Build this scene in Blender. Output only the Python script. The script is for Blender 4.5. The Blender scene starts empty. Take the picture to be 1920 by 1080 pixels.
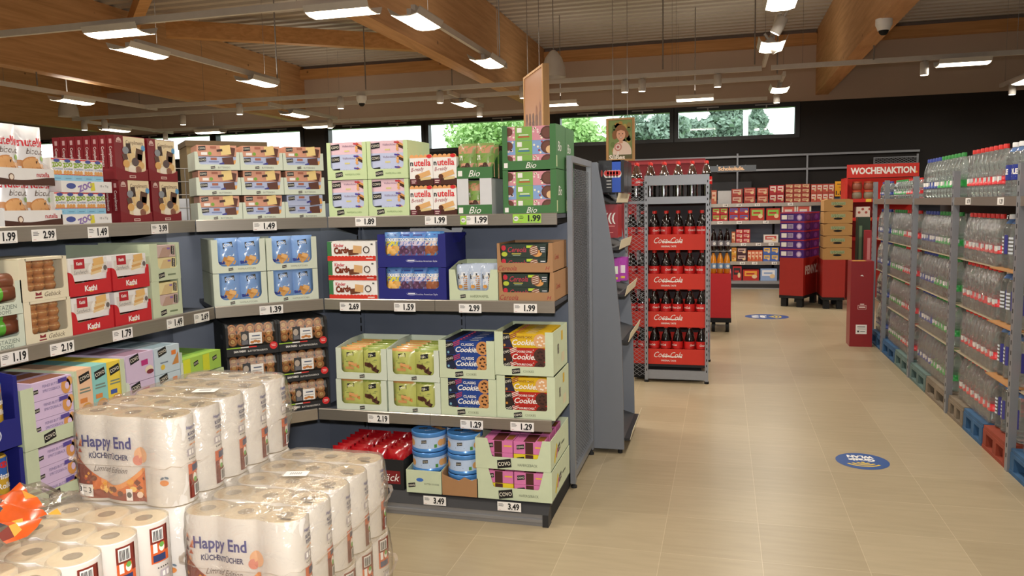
import bpy, math, random
from mathutils import Matrix, Vector
random.seed(7)
SC = bpy.context.scene
COL = SC.collection
PI = math.pi
# ------------------------------------------------------------------ camera
F_PX, EYE = 1466.5, Vector((0, 0, 1.58))
YAW, PITCH, ROLL = math.radians(15.166), math.radians(5.96), math.radians(1.155)
def cam_axes():
    f = Vector((-math.sin(YAW), math.cos(YAW), 0)); r = Vector((math.cos(YAW), math.sin(YAW), 0)); d = Vector((0, 0, -1))
    f2 = f*math.cos(PITCH) + d*math.sin(PITCH); d2 = d*math.cos(PITCH) - f*math.sin(PITCH)
    return r*math.cos(ROLL) + d2*math.sin(ROLL), -r*math.sin(ROLL) + d2*math.cos(ROLL), f2
AR, AD, AF = cam_axes()
cd = bpy.data.cameras.new('camera'); cam = bpy.data.objects.new('camera', cd); COL.objects.link(cam)
cd.sensor_width = 36; cd.lens = F_PX/1920*36; cd.clip_start = .05; cd.clip_end = 300
cam.matrix_world = Matrix(((AR.x, -AD.x, -AF.x, EYE.x), (AR.y, -AD.y, -AF.y, EYE.y), (AR.z, -AD.z, -AF.z, EYE.z), (0, 0, 0, 1)))
SC.camera = cam
# ------------------------------------------------------------------ world and exposure
w = bpy.data.worlds.new('overcast_sky'); SC.world = w; w.use_nodes = True
bg = w.node_tree.nodes['Background']; bg.inputs[0].default_value = (.93, .97, 1, 1); bg.inputs[1].default_value = 3.0
SC.view_settings.view_transform = 'Standard'; SC.view_settings.look = 'None'
SC.view_settings.exposure = 0.0; SC.view_settings.gamma = 1; SC.view_settings.use_curve_mapping = False
LAMP_W, SPOT_W, FLASH_W = 30, 26, 62
# the camera's own flash, just above the lens
fl = bpy.data.lights.new('camera_flash', 'AREA'); fl.shape = 'RECTANGLE'; fl.size = .10; fl.size_y = .06; fl.energy = FLASH_W; fl.color = (1, .97, .94)
flo = bpy.data.objects.new('camera_flash', fl); COL.objects.link(flo)
flo.matrix_world = cam.matrix_world @ Matrix.Translation((0, .16, .02))

def ray(px, py): return AR*((px-960)/F_PX) + AD*((py-540)/F_PX) + AF
def at(px, py, ax, v):
    """the place that a pixel shows on the plane ax = v"""
    r = ray(px, py); i = 'XYZ'.index(ax)
    return EYE + r*((v-EYE[i])/r[i])
# ------------------------------------------------------------------ materials
def lin(h):
    h = h.lstrip('#'); c = [int(h[i:i+2], 16)/255 for i in (0, 2, 4)]
    return tuple(x/12.92 if x < .04045 else ((x+.055)/1.055)**2.4 for x in c) + (1,)
MATS = {}
def newmat(name):
    m = bpy.data.materials.new(name); m.use_nodes = True; MATS[name] = m
    return m, m.node_tree, m.node_tree.nodes['Principled BSDF']
def mat(name, hexc, rough=.5, metal=0, emit=0, coat=0, var=.05, scale=9, bump=0, stretch=None):
    """a plain surface with a little procedural unevenness"""
    if name in MATS: return name
    m, nt, b = newmat(name)
    c = lin(hexc)
    b.inputs['Roughness'].default_value = rough; b.inputs['Metallic'].default_value = metal
    if coat: b.inputs['Coat Weight'].default_value = coat; b.inputs['Coat Roughness'].default_value = .12
    if emit:
        b.inputs['Base Color'].default_value = c
        b.inputs['Emission Color'].default_value = c; b.inputs['Emission Strength'].default_value = emit
        return name
    if var:
        tc = nt.nodes.new('ShaderNodeTexCoord'); nz = nt.nodes.new('ShaderNodeTexNoise'); mx = nt.nodes.new('ShaderNodeMix'); mx.data_type = 'RGBA'
        nz.inputs['Scale'].default_value = scale; nz.inputs['Detail'].default_value = 3
        if stretch:
            mp = nt.nodes.new('ShaderNodeMapping'); mp.inputs['Scale'].default_value = stretch
            nt.links.new(tc.outputs['Object'], mp.inputs['Vector']); nt.links.new(mp.outputs[0], nz.inputs['Vector'])
        else: nt.links.new(tc.outputs['Object'], nz.inputs['Vector'])
        mx.inputs[6].default_value = tuple(max(0, x*(1-var*2)) for x in c[:3]) + (1,)
        mx.inputs[7].default_value = tuple(min(1, x*(1+var*2)) for x in c[:3]) + (1,)
        nt.links.new(nz.outputs['Fac'], mx.inputs[0]); nt.links.new(mx.outputs[2], b.inputs['Base Color'])
        if bump:
            bp = nt.nodes.new('ShaderNodeBump'); bp.inputs['Strength'].default_value = bump; bp.inputs['Distance'].default_value = .01
            nt.links.new(nz.outputs['Fac'], bp.inputs['Height']); nt.links.new(bp.outputs[0], b.inputs['Normal'])
    else: b.inputs['Base Color'].default_value = c
    return name
def clear(name, tint, gloss=.12, rough=.08, body=0., bodycol='#ffffff', wrinkle=0, wscale=14):
    """clear plastic: mostly see-through, shiny at grazing angles, optionally a little milky"""
    if name in MATS: return name
    m, nt, b = newmat(name); N = nt.nodes.new; L = nt.links.new
    nt.nodes.remove(b); out = nt.nodes['Material Output']
    tr = N('ShaderNodeBsdfTransparent'); tr.inputs[0].default_value = lin(tint)
    gl = N('ShaderNodeBsdfGlossy'); gl.inputs['Roughness'].default_value = rough
    lw = N('ShaderNodeLayerWeight'); lw.inputs['Blend'].default_value = .25
    ad = N('ShaderNodeMath'); ad.operation = 'MULTIPLY_ADD'; ad.inputs[1].default_value = .55; ad.inputs[2].default_value = gloss; ad.use_clamp = True
    L(lw.outputs['Facing'], ad.inputs[0]); mx = N('ShaderNodeMixShader'); L(ad.outputs[0], mx.inputs[0])
    if body:
        df = N('ShaderNodeBsdfDiffuse'); df.inputs[0].default_value = lin(bodycol); m2 = N('ShaderNodeMixShader'); m2.inputs[0].default_value = body
        L(tr.outputs[0], m2.inputs[1]); L(df.outputs[0], m2.inputs[2]); L(m2.outputs[0], mx.inputs[1])
    else: L(tr.outputs[0], mx.inputs[1])
    L(gl.outputs[0], mx.inputs[2]); L(mx.outputs[0], out.inputs['Surface'])
    if wrinkle:
        tc = N('ShaderNodeTexCoord'); nz = N('ShaderNodeTexNoise'); nz.inputs['Scale'].default_value = wscale; nz.inputs['Detail'].default_value = 4; nz.inputs['Distortion'].default_value = 1.2
        bp = N('ShaderNodeBump'); bp.inputs['Strength'].default_value = wrinkle; bp.inputs['Distance'].default_value = .02
        L(tc.outputs['Object'], nz.inputs['Vector']); L(nz.outputs['Fac'], bp.inputs['Height']); L(bp.outputs[0], gl.inputs['Normal'])
    return name
def glassy(name, tint, ior, rough):
    m, nt, b = newmat(name); b.inputs['Base Color'].default_value = lin(tint); b.inputs['Transmission Weight'].default_value = .91; b.inputs['IOR'].default_value = ior; b.inputs['Roughness'].default_value = rough; return name
def K(hexc, rough=.45, coat=0):
    """printed colour"""
    return mat('print_'+hexc.strip('#')+('c' if coat else ''), hexc, rough, coat=coat, var=.02, scale=30)
WHITE, BLACK = K('#f1eeea'), K('#17171a')
for a in [('card_green', '#c9d4b4'), ('card_pale', '#d3dccb'), ('card_lime', '#c8dba8'), ('card_kraft', '#a97e56'), ('card_white', '#e6e4e2'), ('card_blue', '#1c2079'), ('card_black', '#191a1d'),
          ('card_bio', '#3f7440'), ('card_maroon', '#7d1620'), ('card_red', '#c5222a'), ('card_cream', '#e6dcc0'), ('card_coke', '#d0301f'), ('card_grey', '#d4d5d8'), ('card_inside', '#b9a184')]:
    mat(a[0], a[1], .6, var=.03, scale=20)
mat('steel_rail', '#a8a197', .32, .7, var=.05, scale=3, stretch=(1, 60, 60)); mat('rack_grey', '#8f9298', .42, .45, var=.03); mat('panel_grey', '#80858e', .5, .25, var=.02)
mat('shelf_back', '#727a8a', .5, .15, var=.03); mat('shelf_plate', '#4d525c', .5, .3); mat('slot_and_shade_black', '#0c0c0e', .8, var=0); mat('plinth_grey', '#929294', .4, .4); mat('plinth_dark', '#2b2b2e', .5, .2)
mat('rubber', '#131315', .8); mat('fixture_white', '#c9c4bd', .5); mat('led_glow', '#fff0d2', .5, emit=9); mat('spot_glow', '#fff3dc', .5, emit=14); mat('wire', '#8a8580', .5, .5)
mat('paper_roll', '#f0ece6', .9, var=.02, scale=60, bump=.05); mat('paper_top', '#f0e8da', .95, var=.06, scale=40); mat('core_card', '#9d8f80', .9)
mat('wall_dark', '#1b1614', .7, var=.04, scale=2); mat('wall_beige', '#b8a494', .8, var=.03, scale=2); mat('frame_black', '#101012', .4); mat('deck_metal', '#b9aea1', .5, .1, var=.04, scale=1.5)
mat('cola_dark', '#140705', .1, coat=.6, var=0); mat('cap_red', '#d8281f', .4); mat('label_red', '#cf1f1f', .4); mat('cap_blue', '#2b3f96', .4); mat('cap_green', '#2f8f3c', .4); mat('cap_white', '#e9e9e9', .4)
mat('wood_pallet', '#7c6f5e', .85, var=.2, scale=6); mat('pallet_blue', '#335a80', .8, var=.25); mat('pallet_red', '#8d3a24', .8, var=.18); mat('pallet_teal', '#5f7672', .8, var=.2)
mat('pastry', '#bd7a42', .5, var=.25, scale=40); mat('pastry_pale', '#e0b070', .5, var=.2, scale=40); mat('foil_orange', '#d2571f', .25, coat=.5, var=.2, scale=25)
mat('leaf_light', '#a3c77e', .7, var=.2, scale=3); mat('leaf_dark', '#7d9482', .7, var=.2, scale=3); mat('bark', '#5a4a3a', .9); mat('grass', '#6b8f45', .9)
glassy('bottle_pet', '#f4f8f6', 1.3, .03); clear('bottle_rear', '#f6faf9', .06, .06, .06, '#ffffff'); clear('film_clear', '#fbf9f6', .05, .12, .05, '#fff6ea', .55, 16); clear('film_white', '#ffffff', .08, .16, .55, '#fbf6f0', .35, 22); clear('film_top', '#fff8ea', .04, .2, .30, '#f6ead2', .3, 18)
clear('window_pane', '#f4faf8', .03, .02); clear('pet_lid', '#f7f7f5', .02, .3); clear('cola_clear', '#e8e2dc', .22, .06)
# ------------------------------------------------------------------ mesh builder
_G = {}
def glyphs(s, bold):
    k = (s, bold)
    if k not in _G:
        cu = bpy.data.curves.new('lettering', 'FONT'); cu.body = s; cu.size = 1; cu.resolution_u = 2; cu.offset = bold
        ob = bpy.data.objects.new('lettering', cu); me = ob.to_mesh()
        vs = [(v.co.x, v.co.y) for v in me.vertices]; fs = [tuple(p.vertices) for p in me.polygons]
        ob.to_mesh_clear(); bpy.data.objects.remove(ob); bpy.data.curves.remove(cu)
        xs = [v[0] for v in vs] or [0, 1]
        _G[k] = (vs, fs, min(xs), max(xs))
    return _G[k]
LIFT = .0005
def flat(o=(0, 0, 0), eu=(1, 0, 0), ev=(0, 0, 1), n=(0, -1, 0)):
    return lambda u, v, l: tuple(o[i] + eu[i]*u + ev[i]*v + n[i]*(l*LIFT) for i in range(3))
FRONT = flat()
class MB:
    def __init__(s): s.v = []; s.f = []; s.m = []; s.sm = []; s.names = []
    def add(s, vs, fs, m, smooth=False):
        b = len(s.v); s.v += [tuple(v) for v in vs]
        if m not in s.names: s.names.append(m)
        i = s.names.index(m)
        for f in fs: s.f.append(tuple(x+b for x in f)); s.m.append(i); s.sm.append(smooth)
        return s
    def box(s, x0, x1, y0, y1, z0, z1, m):
        return s.add([(x, y, z) for z in (z0, z1) for y in (y0, y1) for x in (x0, x1)], [(0, 2, 3, 1), (4, 5, 7, 6), (0, 1, 5, 4), (2, 6, 7, 3), (0, 4, 6, 2), (1, 3, 7, 5)], m)
    def prism(s, pts, a, b, m, axis='y'):
        """outline pts extruded from a to b along axis; pts are (x,z) for y, (y,z) for x, (x,y) for z"""
        n = len(pts); P = {'y': lambda p, t: (p[0], t, p[1]), 'x': lambda p, t: (t, p[0], p[1]), 'z': lambda p, t: (p[0], p[1], t)}[axis]
        vs = [P(p, a) for p in pts] + [P(p, b) for p in pts]
        return s.add(vs, [tuple(range(n)), tuple(range(2*n-1, n-1, -1))] + [(i, n+i, n+(i+1) % n, (i+1) % n) for i in range(n)], m)
    def tube(s, p, q, r, m, n=8, r2=None, cap=True):
        p, q = Vector(p), Vector(q); d = (q-p).normalized(); a = d.orthogonal().normalized(); b = d.cross(a); r2 = r if r2 is None else r2
        vs = [p + (a*math.cos(t)+b*math.sin(t))*r for t in (2*PI*i/n for i in range(n))] + [q + (a*math.cos(t)+b*math.sin(t))*r2 for t in (2*PI*i/n for i in range(n))]
        s.add(vs, [(i, (i+1) % n, n+(i+1) % n, n+i) for i in range(n)], m, True)
        if cap: s.add(vs, [tuple(range(n-1, -1, -1)), tuple(range(n, 2*n))], m)
        return s
    def lathe(s, prof, m, n=16, o=(0, 0, 0), cap=True, sq=0):
        k = len(prof); vs = []
        for r, z in prof:
            for i in range(n):
                t = 2*PI*i/n; vs.append((o[0]+r*math.cos(t), o[1]+r*math.sin(t), o[2]+z))
        s.add(vs, [(j*n+i, j*n+(i+1) % n, (j+1)*n+(i+1) % n, (j+1)*n+i) for j in range(k-1) for i in range(n)], m, True)
        if cap: s.add(vs, [tuple(range(n-1, -1, -1)), tuple(range((k-1)*n, k*n))], m)
        return s
    def disc(s, c, r, m, n=16, up=1):
        return s.add([(c[0]+r*math.cos(2*PI*i/n), c[1]+r*math.sin(2*PI*i/n), c[2]) for i in range(n)], [tuple(range(n))], m)
    def ring(s, c, R, r, m, n=14, k=6, ax='y'):
        vs = []
        for i in range(n):
            a = 2*PI*i/n
            for j in range(k):
                b = 2*PI*j/k; x, y, z = (R+r*math.cos(b))*math.cos(a), r*math.sin(b), (R+r*math.cos(b))*math.sin(a)
                if ax == 'z': y, z = z, y
                vs.append((c[0]+x, c[1]+y, c[2]+z))
        return s.add(vs, [(i*k+j, ((i+1) % n)*k+j, ((i+1) % n)*k+(j+1) % k, i*k+(j+1) % k) for i in range(n) for j in range(k)], m, True)
    # --- print on a surface S(u, v, lift)
    def rect(s, S, u0, v0, u1, v1, m, l=1, nu=1, nv=1):
        vs = [S(u0+(u1-u0)*i/nu, v0+(v1-v0)*j/nv, l) for j in range(nv+1) for i in range(nu+1)]
        return s.add(vs, [(j*(nu+1)+i, j*(nu+1)+i+1, (j+1)*(nu+1)+i+1, (j+1)*(nu+1)+i) for j in range(nv) for i in range(nu)], m)
    def ell(s, S, cu, cv, ru, rv, m, l=1, n=14, rot=0):
        c, q = math.cos(rot), math.sin(rot); vs = [S(cu, cv, l)]
        for i in range(n):
            a = 2*PI*i/n; x, y = ru*math.cos(a), rv*math.sin(a); vs.append(S(cu+x*c-y*q, cv+x*q+y*c, l))
        return s.add(vs, [(0, 1+i, 1+(i+1) % n) for i in range(n)], m)
    def poly(s, S, pts, m, l=1): return s.add([S(p[0], p[1], l) for p in pts], [tuple(range(len(pts)))], m)
    def strip(s, S, u0, u1, lo, hi, m, l=1, n=16):
        vs = []
        for i in range(n+1):
            u = u0+(u1-u0)*i/n; a, b = lo(u), hi(u); vs += [S(u, a+(b-a)*j/4, l) for j in range(5)]
        return s.add(vs, [(i*5+j, (i+1)*5+j, (i+1)*5+j+1, i*5+j+1) for i in range(n) for j in range(4)], m)
    def text(s, S, t, cu, cv, h, m, l=2, shear=0, bold=0, wmax=None, al='C', rot=0, sx=1):
        vs, fs, a, b = glyphs(t, bold); k = h/.70; kx = k*sx
        if wmax and (b-a)*kx > wmax: kx = wmax/(b-a); k = min(k, kx*1.25)
        off = {'C': (a+b)/2, 'L': a, 'R': b}[al]; c, q = math.cos(rot), math.sin(rot); out = []
        for x, y in vs:
            xx, yy = (x-off)*kx + shear*(y-.35)*k, (y-.35)*k; out.append(S(cu+xx*c-yy*q, cv+xx*q+yy*c, l))
        return s.add(out, fs, m)
    def build(s, name, parent=None, loc=None):
        me = bpy.data.meshes.new(name); me.from_pydata(s.v, [], s.f)
        for n in s.names: me.materials.append(MATS[n])
        me.polygons.foreach_set('material_index', s.m); me.polygons.foreach_set('use_smooth', s.sm); me.update()
        o = bpy.data.objects.new(name, me); COL.objects.link(o)
        if parent: o.parent = parent
        if loc is not None: o.location = loc
        return o
def tag(o, label, cat, group=None, kind=None):
    o['label'] = label; o['category'] = cat
    if group: o['group'] = group
    if kind: o['kind'] = kind
    return o
def struct(o): o['kind'] = 'structure'; return o
def empty(name, loc=(0, 0, 0), rz=0):
    o = bpy.data.objects.new(name, None); COL.objects.link(o); o.location = loc; o.rotation_euler = (0, 0, rz); o.empty_display_size = .05
    return o
class Proto:
    """one thing with its parts; place() moves it the first time and copies the whole tree afterwards"""
    def __init__(s, root, kids=()): s.root = root; s.kids = [(k, []) if not isinstance(k, tuple) else k for k in kids]; s.used = False
    def place(s, loc, rz, label, cat, group=None, rx=0, sc=None):
        if not s.used: r = s.root; s.used = True
        else:
            r = s.root.copy(); COL.objects.link(r)
            for k, sub in s.kids:
                c = k.copy(); COL.objects.link(c); c.parent = r
                for g in sub: d = g.copy(); COL.objects.link(d); d.parent = c
        r.location = loc; r.rotation_euler = (rx, 0, rz)
        if sc: r.scale = sc
        tag(r, label, cat, group); return r
ORD = ['first', 'second', 'third', 'fourth', 'fifth', 'sixth', 'seventh', 'eighth', 'ninth', 'tenth', 'eleventh', 'twelfth', 'thirteenth', 'fourteenth', 'fifteenth', 'sixteenth', 'seventeenth', 'eighteenth', 'nineteenth', 'twentieth',
       'twenty-first', 'twenty-second', 'twenty-third', 'twenty-fourth', 'twenty-fifth']
# ================================================================== the building
X0, X1, Y0, Y1, ZC = -19.5, 6.6, -7.0, 15.4, 4.62
def floor_material():
    m, nt, b = newmat('floor_tiles'); N = nt.nodes.new; L = nt.links.new
    tc = N('ShaderNodeTexCoord'); mp = N('ShaderNodeMapping'); mp.inputs['Location'].default_value = (-.177+.44*60, -3.9+.4355*60, 0)
    L(tc.outputs['Object'], mp.inputs['Vector'])
    br = N('ShaderNodeTexBrick'); br.offset = 0; br.inputs['Scale'].default_value = 1; br.inputs['Brick Width'].default_value = .44; br.inputs['Row Height'].default_value = .4355
    br.inputs['Mortar Size'].default_value = .0017; br.inputs['Mortar Smooth'].default_value = .4; br.inputs['Bias'].default_value = 0
    br.inputs['Color1'].default_value = lin('#afa084'); br.inputs['Color2'].default_value = lin('#a6977b'); br.inputs['Mortar'].default_value = lin('#c2b497')
    L(mp.outputs[0], br.inputs['Vector'])
    m2 = N('ShaderNodeMapping'); m2.inputs['Scale'].default_value = (1.2, 9, 1); L(tc.outputs['Object'], m2.inputs['Vector'])
    nz = N('ShaderNodeTexNoise'); nz.inputs['Scale'].default_value = 3.2; nz.inputs['Detail'].default_value = 6; L(m2.outputs[0], nz.inputs['Vector'])
    cr = N('ShaderNodeValToRGB'); cr.color_ramp.elements[0].color = (.80, .78, .74, 1); cr.color_ramp.elements[1].color = (1.12, 1.12, 1.12, 1); L(nz.outputs['Fac'], cr.inputs[0])
    mx = N('ShaderNodeMix'); mx.data_type = 'RGBA'; mx.blend_type = 'MULTIPLY'; mx.inputs[0].default_value = .8; L(br.outputs['Color'], mx.inputs[6]); L(cr.outputs[0], mx.inputs[7])
    L(mx.outputs[2], b.inputs['Base Color']); b.inputs['Roughness'].default_value = .34; b.inputs['Specular IOR Level'].default_value = .4
floor_material()
def wood_material(name, base, dark, rot):
    m, nt, b = newmat(name); N = nt.nodes.new; L = nt.links.new
    tc = N('ShaderNodeTexCoord'); mp = N('ShaderNodeMapping'); mp.inputs['Scale'].default_value = rot; L(tc.outputs['Object'], mp.inputs['Vector'])
    nz = N('ShaderNodeTexNoise'); nz.inputs['Scale'].default_value = 2.4; nz.inputs['Detail'].default_value = 7; nz.inputs['Distortion'].default_value = .6; L(mp.outputs[0], nz.inputs['Vector'])
    cr = N('ShaderNodeValToRGB'); cr.color_ramp.elements[0].position = .3; cr.color_ramp.elements[0].color = lin(dark); cr.color_ramp.elements[1].position = .65; cr.color_ramp.elements[1].color = lin(base); L(nz.outputs['Fac'], cr.inputs[0])
    vo = N('ShaderNodeTexVoronoi'); vo.inputs['Scale'].default_value = 2.6; L(tc.outputs['Object'], vo.inputs['Vector'])   # knots
    k = N('ShaderNodeValToRGB'); k.color_ramp.elements[0].position = .03; k.color_ramp.elements[0].color = lin('#5a3a1e'); k.color_ramp.elements[1].position = .075; k.color_ramp.elements[1].color = (1, 1, 1, 1); L(vo.outputs['Distance'], k.inputs[0])
    mx = N('ShaderNodeMix'); mx.data_type = 'RGBA'; mx.blend_type = 'MULTIPLY'; mx.inputs[0].default_value = .75; L(cr.outputs[0], mx.inputs[6]); L(k.outputs[0], mx.inputs[7])
    L(mx.outputs[2], b.inputs['Base Color']); b.inputs['Roughness'].default_value = .55
wood_material('glulam', '#c8986a', '#b08355', (6, .5, 9)); wood_material('glulam_cross', '#c8935c', '#b07d46', (.5, 6, 9)); wood_material('frame_wood', '#b98f5c', '#a37a49', (8, 8, 1))

m = MB(); m.rect(flat((X0, Y0, 0), (1, 0, 0), (0, 1, 0), (0, 0, 1)), 0, 0, X1-X0, Y1-Y0, 'floor_tiles', 0)
o = m.build('floor'); struct(o)
m = MB(); m.rect(flat((-60, Y1+.3, -.15), (1, 0, 0), (0, 1, 0), (0, 0, 1)), 0, 0, 110, 90, 'grass', 0); struct(m.build('ground'))
# corrugated deck, ribs running across the beams
m = MB(); pts = []; y = Y0
while y < Y1: pts += [(y, ZC), (y+.11, ZC), (y+.125, ZC+.075), (y+.235, ZC+.075)]; y += .25
pts = pts + [(Y1, ZC)]
vs = []
for p in pts: vs += [(X0, p[0], p[1]), (X1, p[0], p[1])]
m.add(vs, [(2*i, 2*i+1, 2*i+3, 2*i+2) for i in range(len(pts)-1)], 'deck_metal')
m.box(X0-.2, X1+.2, Y0-.2, Y1+.2, ZC+.12, ZC+.2, 'deck_metal'); struct(m.build('ceiling'))
ZB = 3.375
for i, (xa, xb, ya, yb) in enumerate([(X0-.2, X0, Y0, Y1), (X1, X1+.2, Y0, Y1), (X0-.2, X1+.2, Y0-.2, Y0)]):
    m = MB(); m.box(xa, xb, ya, yb, 0, ZB, 'wall_dark'); m.box(xa, xb, ya, yb, ZB, ZC+.15, 'wall_beige'); struct(m.build('wall_'+['left', 'right', 'front'][i]))
# back wall: a dark band with a strip of windows under the beige upper part
PANES = []
for k in range(4):
    for a, b in ((-3.12, -1.0), (-.84, 1.25)): PANES.append((a-5.05*k, b-5.05*k))
PANES.sort(); WZ0, WZ1 = 2.80, 3.29
m = MB(); m.box(X0, X1, Y1, Y1+.25, 0, WZ0-.07, 'wall_dark'); m.box(X0, X1, Y1, Y1+.25, ZB, ZC+.15, 'wall_beige')
edges = [X0] + [e for k in range(4) for e in (PANES[2*k][0]-.09, PANES[2*k+1][1]+.09)] + [X1]
for i in range(0, len(edges), 2): m.box(edges[i], edges[i+1], Y1, Y1+.25, WZ0-.07, ZB, 'wall_dark')
for a in (-4.6, -2.1, .4, 2.9, 5.4): pass
struct(m.build('wall_back'))
for i, (a, b) in enumerate(PANES):
    r = struct(empty('window_%d' % (i+1), (a, Y1, WZ0)))
    f = MB(); W_, H_ = b-a, WZ1-WZ0
    for x0, x1, z0, z1 in ((-.085, 0, -.07, H_+.085), (W_, W_+.085, -.07, H_+.085), (0, W_, -.07, 0), (0, W_, H_, H_+.085)): f.box(x0, x1, -.02, .16, z0, z1, 'frame_black')
    f.build('window_frame', r)
    g = MB(); g.rect(flat((0, .08, 0)), 0, 0, W_, H_, 'window_pane', 0); g.build('pane', r)
    h = MB()
    for cx in (.26*W_, .76*W_): h.box(cx-.2, cx+.2, -.05, -.025, H_+.045, H_+.065, 'plinth_grey'); h.box(cx-.012, cx+.012, -.06, -.02, H_-.02, H_+.05, 'plinth_grey')
    h.build('window_opener', r)
for i, xl in enumerate((6.6, 1.594, -3.62, -8.91, -14.0)):
    m = MB(); m.box(xl, xl+.215, Y0, Y1, 3.475, ZC, 'glulam'); struct(m.build('ceiling_beam'))
for i in range(5):
    xs = [1.81, -3.62, -8.91, -14.0, X0]; xe = [6.6, 1.59, -3.62, -8.91, -14.0]
    m = MB(); m.box(xs[i] if i != 1 else -3.4, xe[i], Y1-.16, Y1-.01, 4.36, 4.55, 'glulam_cross'); struct(m.build('ceiling_beam'))
def oblique(p, q, wd, z0, z1, name):
    p, q = Vector(p[:2]), Vector(q[:2]); d = (q-p).normalized(); n = Vector((-d.y, d.x))*wd/2
    m = MB(); m.prism([tuple(p+n), tuple(p-n), tuple(q-n), tuple(q+n)], z0, z1, 'glulam_cross', 'z'); return m.build(name)
struct(oblique(at(312, 70, 'Z', 4.25), at(822, 98, 'Z', 4.25), .16, 4.25, 4.5, 'ceiling_beam'))
p = at(250, 66, 'Z', 4.25); struct(oblique(p, p+Vector((2.6, -2.6, 0)), .14, 4.3, 4.5, 'ceiling_beam'))
# thin metal grid on the dark wall above the chocolate shelves
m = MB()
for (a, b) in [((1190, 297), (1725, 286)), ((1345, 321), (1600, 314))]:
    p, q = at(*a, 'Y', 15.3), at(*b, 'Y', 15.3); z = (p.z+q.z)/2; m.box(p.x, q.x, 15.31, 15.34, z-.018, z+.018, 'rack_grey')
for px in (1383, 1514, 1721):
    p = at(px, 288, 'Y', 15.3); m.box(p.x-.015, p.x+.015, 15.3, 15.34, 1.6, p.z, 'rack_grey')
tag(m.build('wall_rail_grid'), 'thin grey metal rail grid on the dark back wall above the chocolate shelves', 'rail')
# ================================================================== ceiling lights and tracks
ZT = 3.3
def lamp_proto():
    r = empty('track_panel_light'); L_, W_ = .58, .145
    S = lambda t: -.045*math.cos(t*1.25)            # gently dished shade with turned-up wings
    h = MB(); prof = [(-W_, .055), (-W_*.82, .004), (-W_*.4, -.012), (W_*.4, -.012), (W_*.82, .004), (W_, .055)]
    h.prism(prof + [(x, z+.008) for x, z in reversed(prof)], -L_/2, L_/2, 'fixture_white', 'x'); h.box(-L_*.3, L_*.3, -.02, .02, 0, .075, 'fixture_white')
    housing = h.build('housing', r)
    g = MB(); vs = []
    for x, z in prof: vs += [(-L_/2+.01, x*.98, z-.003), (L_/2-.01, x*.98, z-.003)]
    g.add(vs, [(2*i, 2*i+2, 2*i+3, 2*i+1) for i in range(5)], 'led_glow'); glow = g.build('diffuser', r)
    ld = bpy.data.lights.new('panel_lamp', 'AREA'); ld.shape = 'RECTANGLE'; ld.size = .54; ld.size_y = .26; ld.energy = LAMP_W; ld.color = (1, .93, .82)
    lo = bpy.data.objects.new('panel_lamp', ld); COL.objects.link(lo); lo.parent = r; lo.location = (0, 0, -.02)
    lu = bpy.data.lights.new('ceiling_fill_upward', 'AREA'); lu.shape = 'RECTANGLE'; lu.size = .5; lu.size_y = .26; lu.energy = LAMP_W*.13; lu.color = (1, .93, .82)  # added upward fill that brightens the ceiling deck, not a lamp of the fixture
    l2 = bpy.data.objects.new('ceiling_fill_upward', lu); COL.objects.link(l2); l2.parent = r; l2.location = (0, 0, .145); l2.rotation_euler = (PI, 0, 0)
    return Proto(r, [housing, glow, lo, l2])
LAMP = lamp_proto()
LY = [(277, 98, 'over the chocolate assortment boxes'), (497, 155, 'in front of the large wooden beam end'), (795, 40, 'nearest below the middle wooden beam'), (925, 118, 'at the far end of the same track below the middle beam'),
      (153, 190, 'low on the long left track'), (577, 215, 'just above the window left of the double pane'), (886, 195, 'left of the sepia poster'), (249, 243, 'above the far left windows'),
      (1441, 88, 'behind a spotlight on the middle aisle track'), (1457, 169, 'lowest of the middle aisle track'), (1467, 2, 'cut by the top edge above the aisle'), (1882, 155, 'at the right edge over the bottle wall')]
LX = [(203, 58, 'on the long track at upper left'), (630, 2, 'cut by the top edge left of the middle beam'), (1051, 197, 'right of the sepia poster'), (1303, 187, 'above the window in the middle'), (1807, 119, 'on the right cross track'),
      (575, 234, 'above the window behind the wafer trays'), (389, 248, 'above the window behind the butter biscuits')]
TRACKS = []
def track(p, q, where):
    r = empty('light_track'); m = MB(); p, q = Vector(p), Vector(q); d = (q-p).normalized(); n = Vector((-d.y, d.x, 0))*.02
    m.prism([tuple((p+n)[:2]), tuple((p-n)[:2]), tuple((q-n)[:2]), tuple((q+n)[:2])], ZT-.03, ZT+.03, 'fixture_white', 'z')
    TRACKS.append((p.x, p.y, q.x, q.y)); m.build('track_rail', r); tag(r, where, 'light track', 'white light tracks')
    for t in (.12, .88): c = p+(q-p)*t; m = MB(); m.tube((c.x, c.y, ZT+.02), (c.x, c.y, ZC), .0025, 'wire', 5); m.build('suspension_wire', r)
def tpx(a, b, ax, where):
    p, q = at(*a, 'Z', ZT), at(*b, 'Z', ZT)
    if ax == 'Y': q.x = p.x = (p.x+q.x)/2
    elif ax == 'X': q.y = p.y = (p.y+q.y)/2
    track(p, q, where)
tpx((-60, 80), (640, -10), 'X', 'white light track crossing the top left corner'); tpx((240, 80), (533, 151), 'Y', 'short white light track above the assortment boxes')
tpx((775, 15), (948, 124), 'Y', 'white light track under the middle wooden beam'); tpx((290, 204), (1430, 122), 'X', 'long white cross track passing the sepia poster, upper of two')
tpx((163, 227), (1470, 138), 'X', 'long white cross track passing the sepia poster, lower of two'); tpx((317, 249), (1442, 177), 'X', 'farthest white cross track just above the windows')
tpx((1448, 121), (1960, 101), 'X', 'white cross track in front of the right wooden beam'); tpx((1462, 20), (1432, 122), 'Y', 'white light track above the aisle, nearer one')
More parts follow.
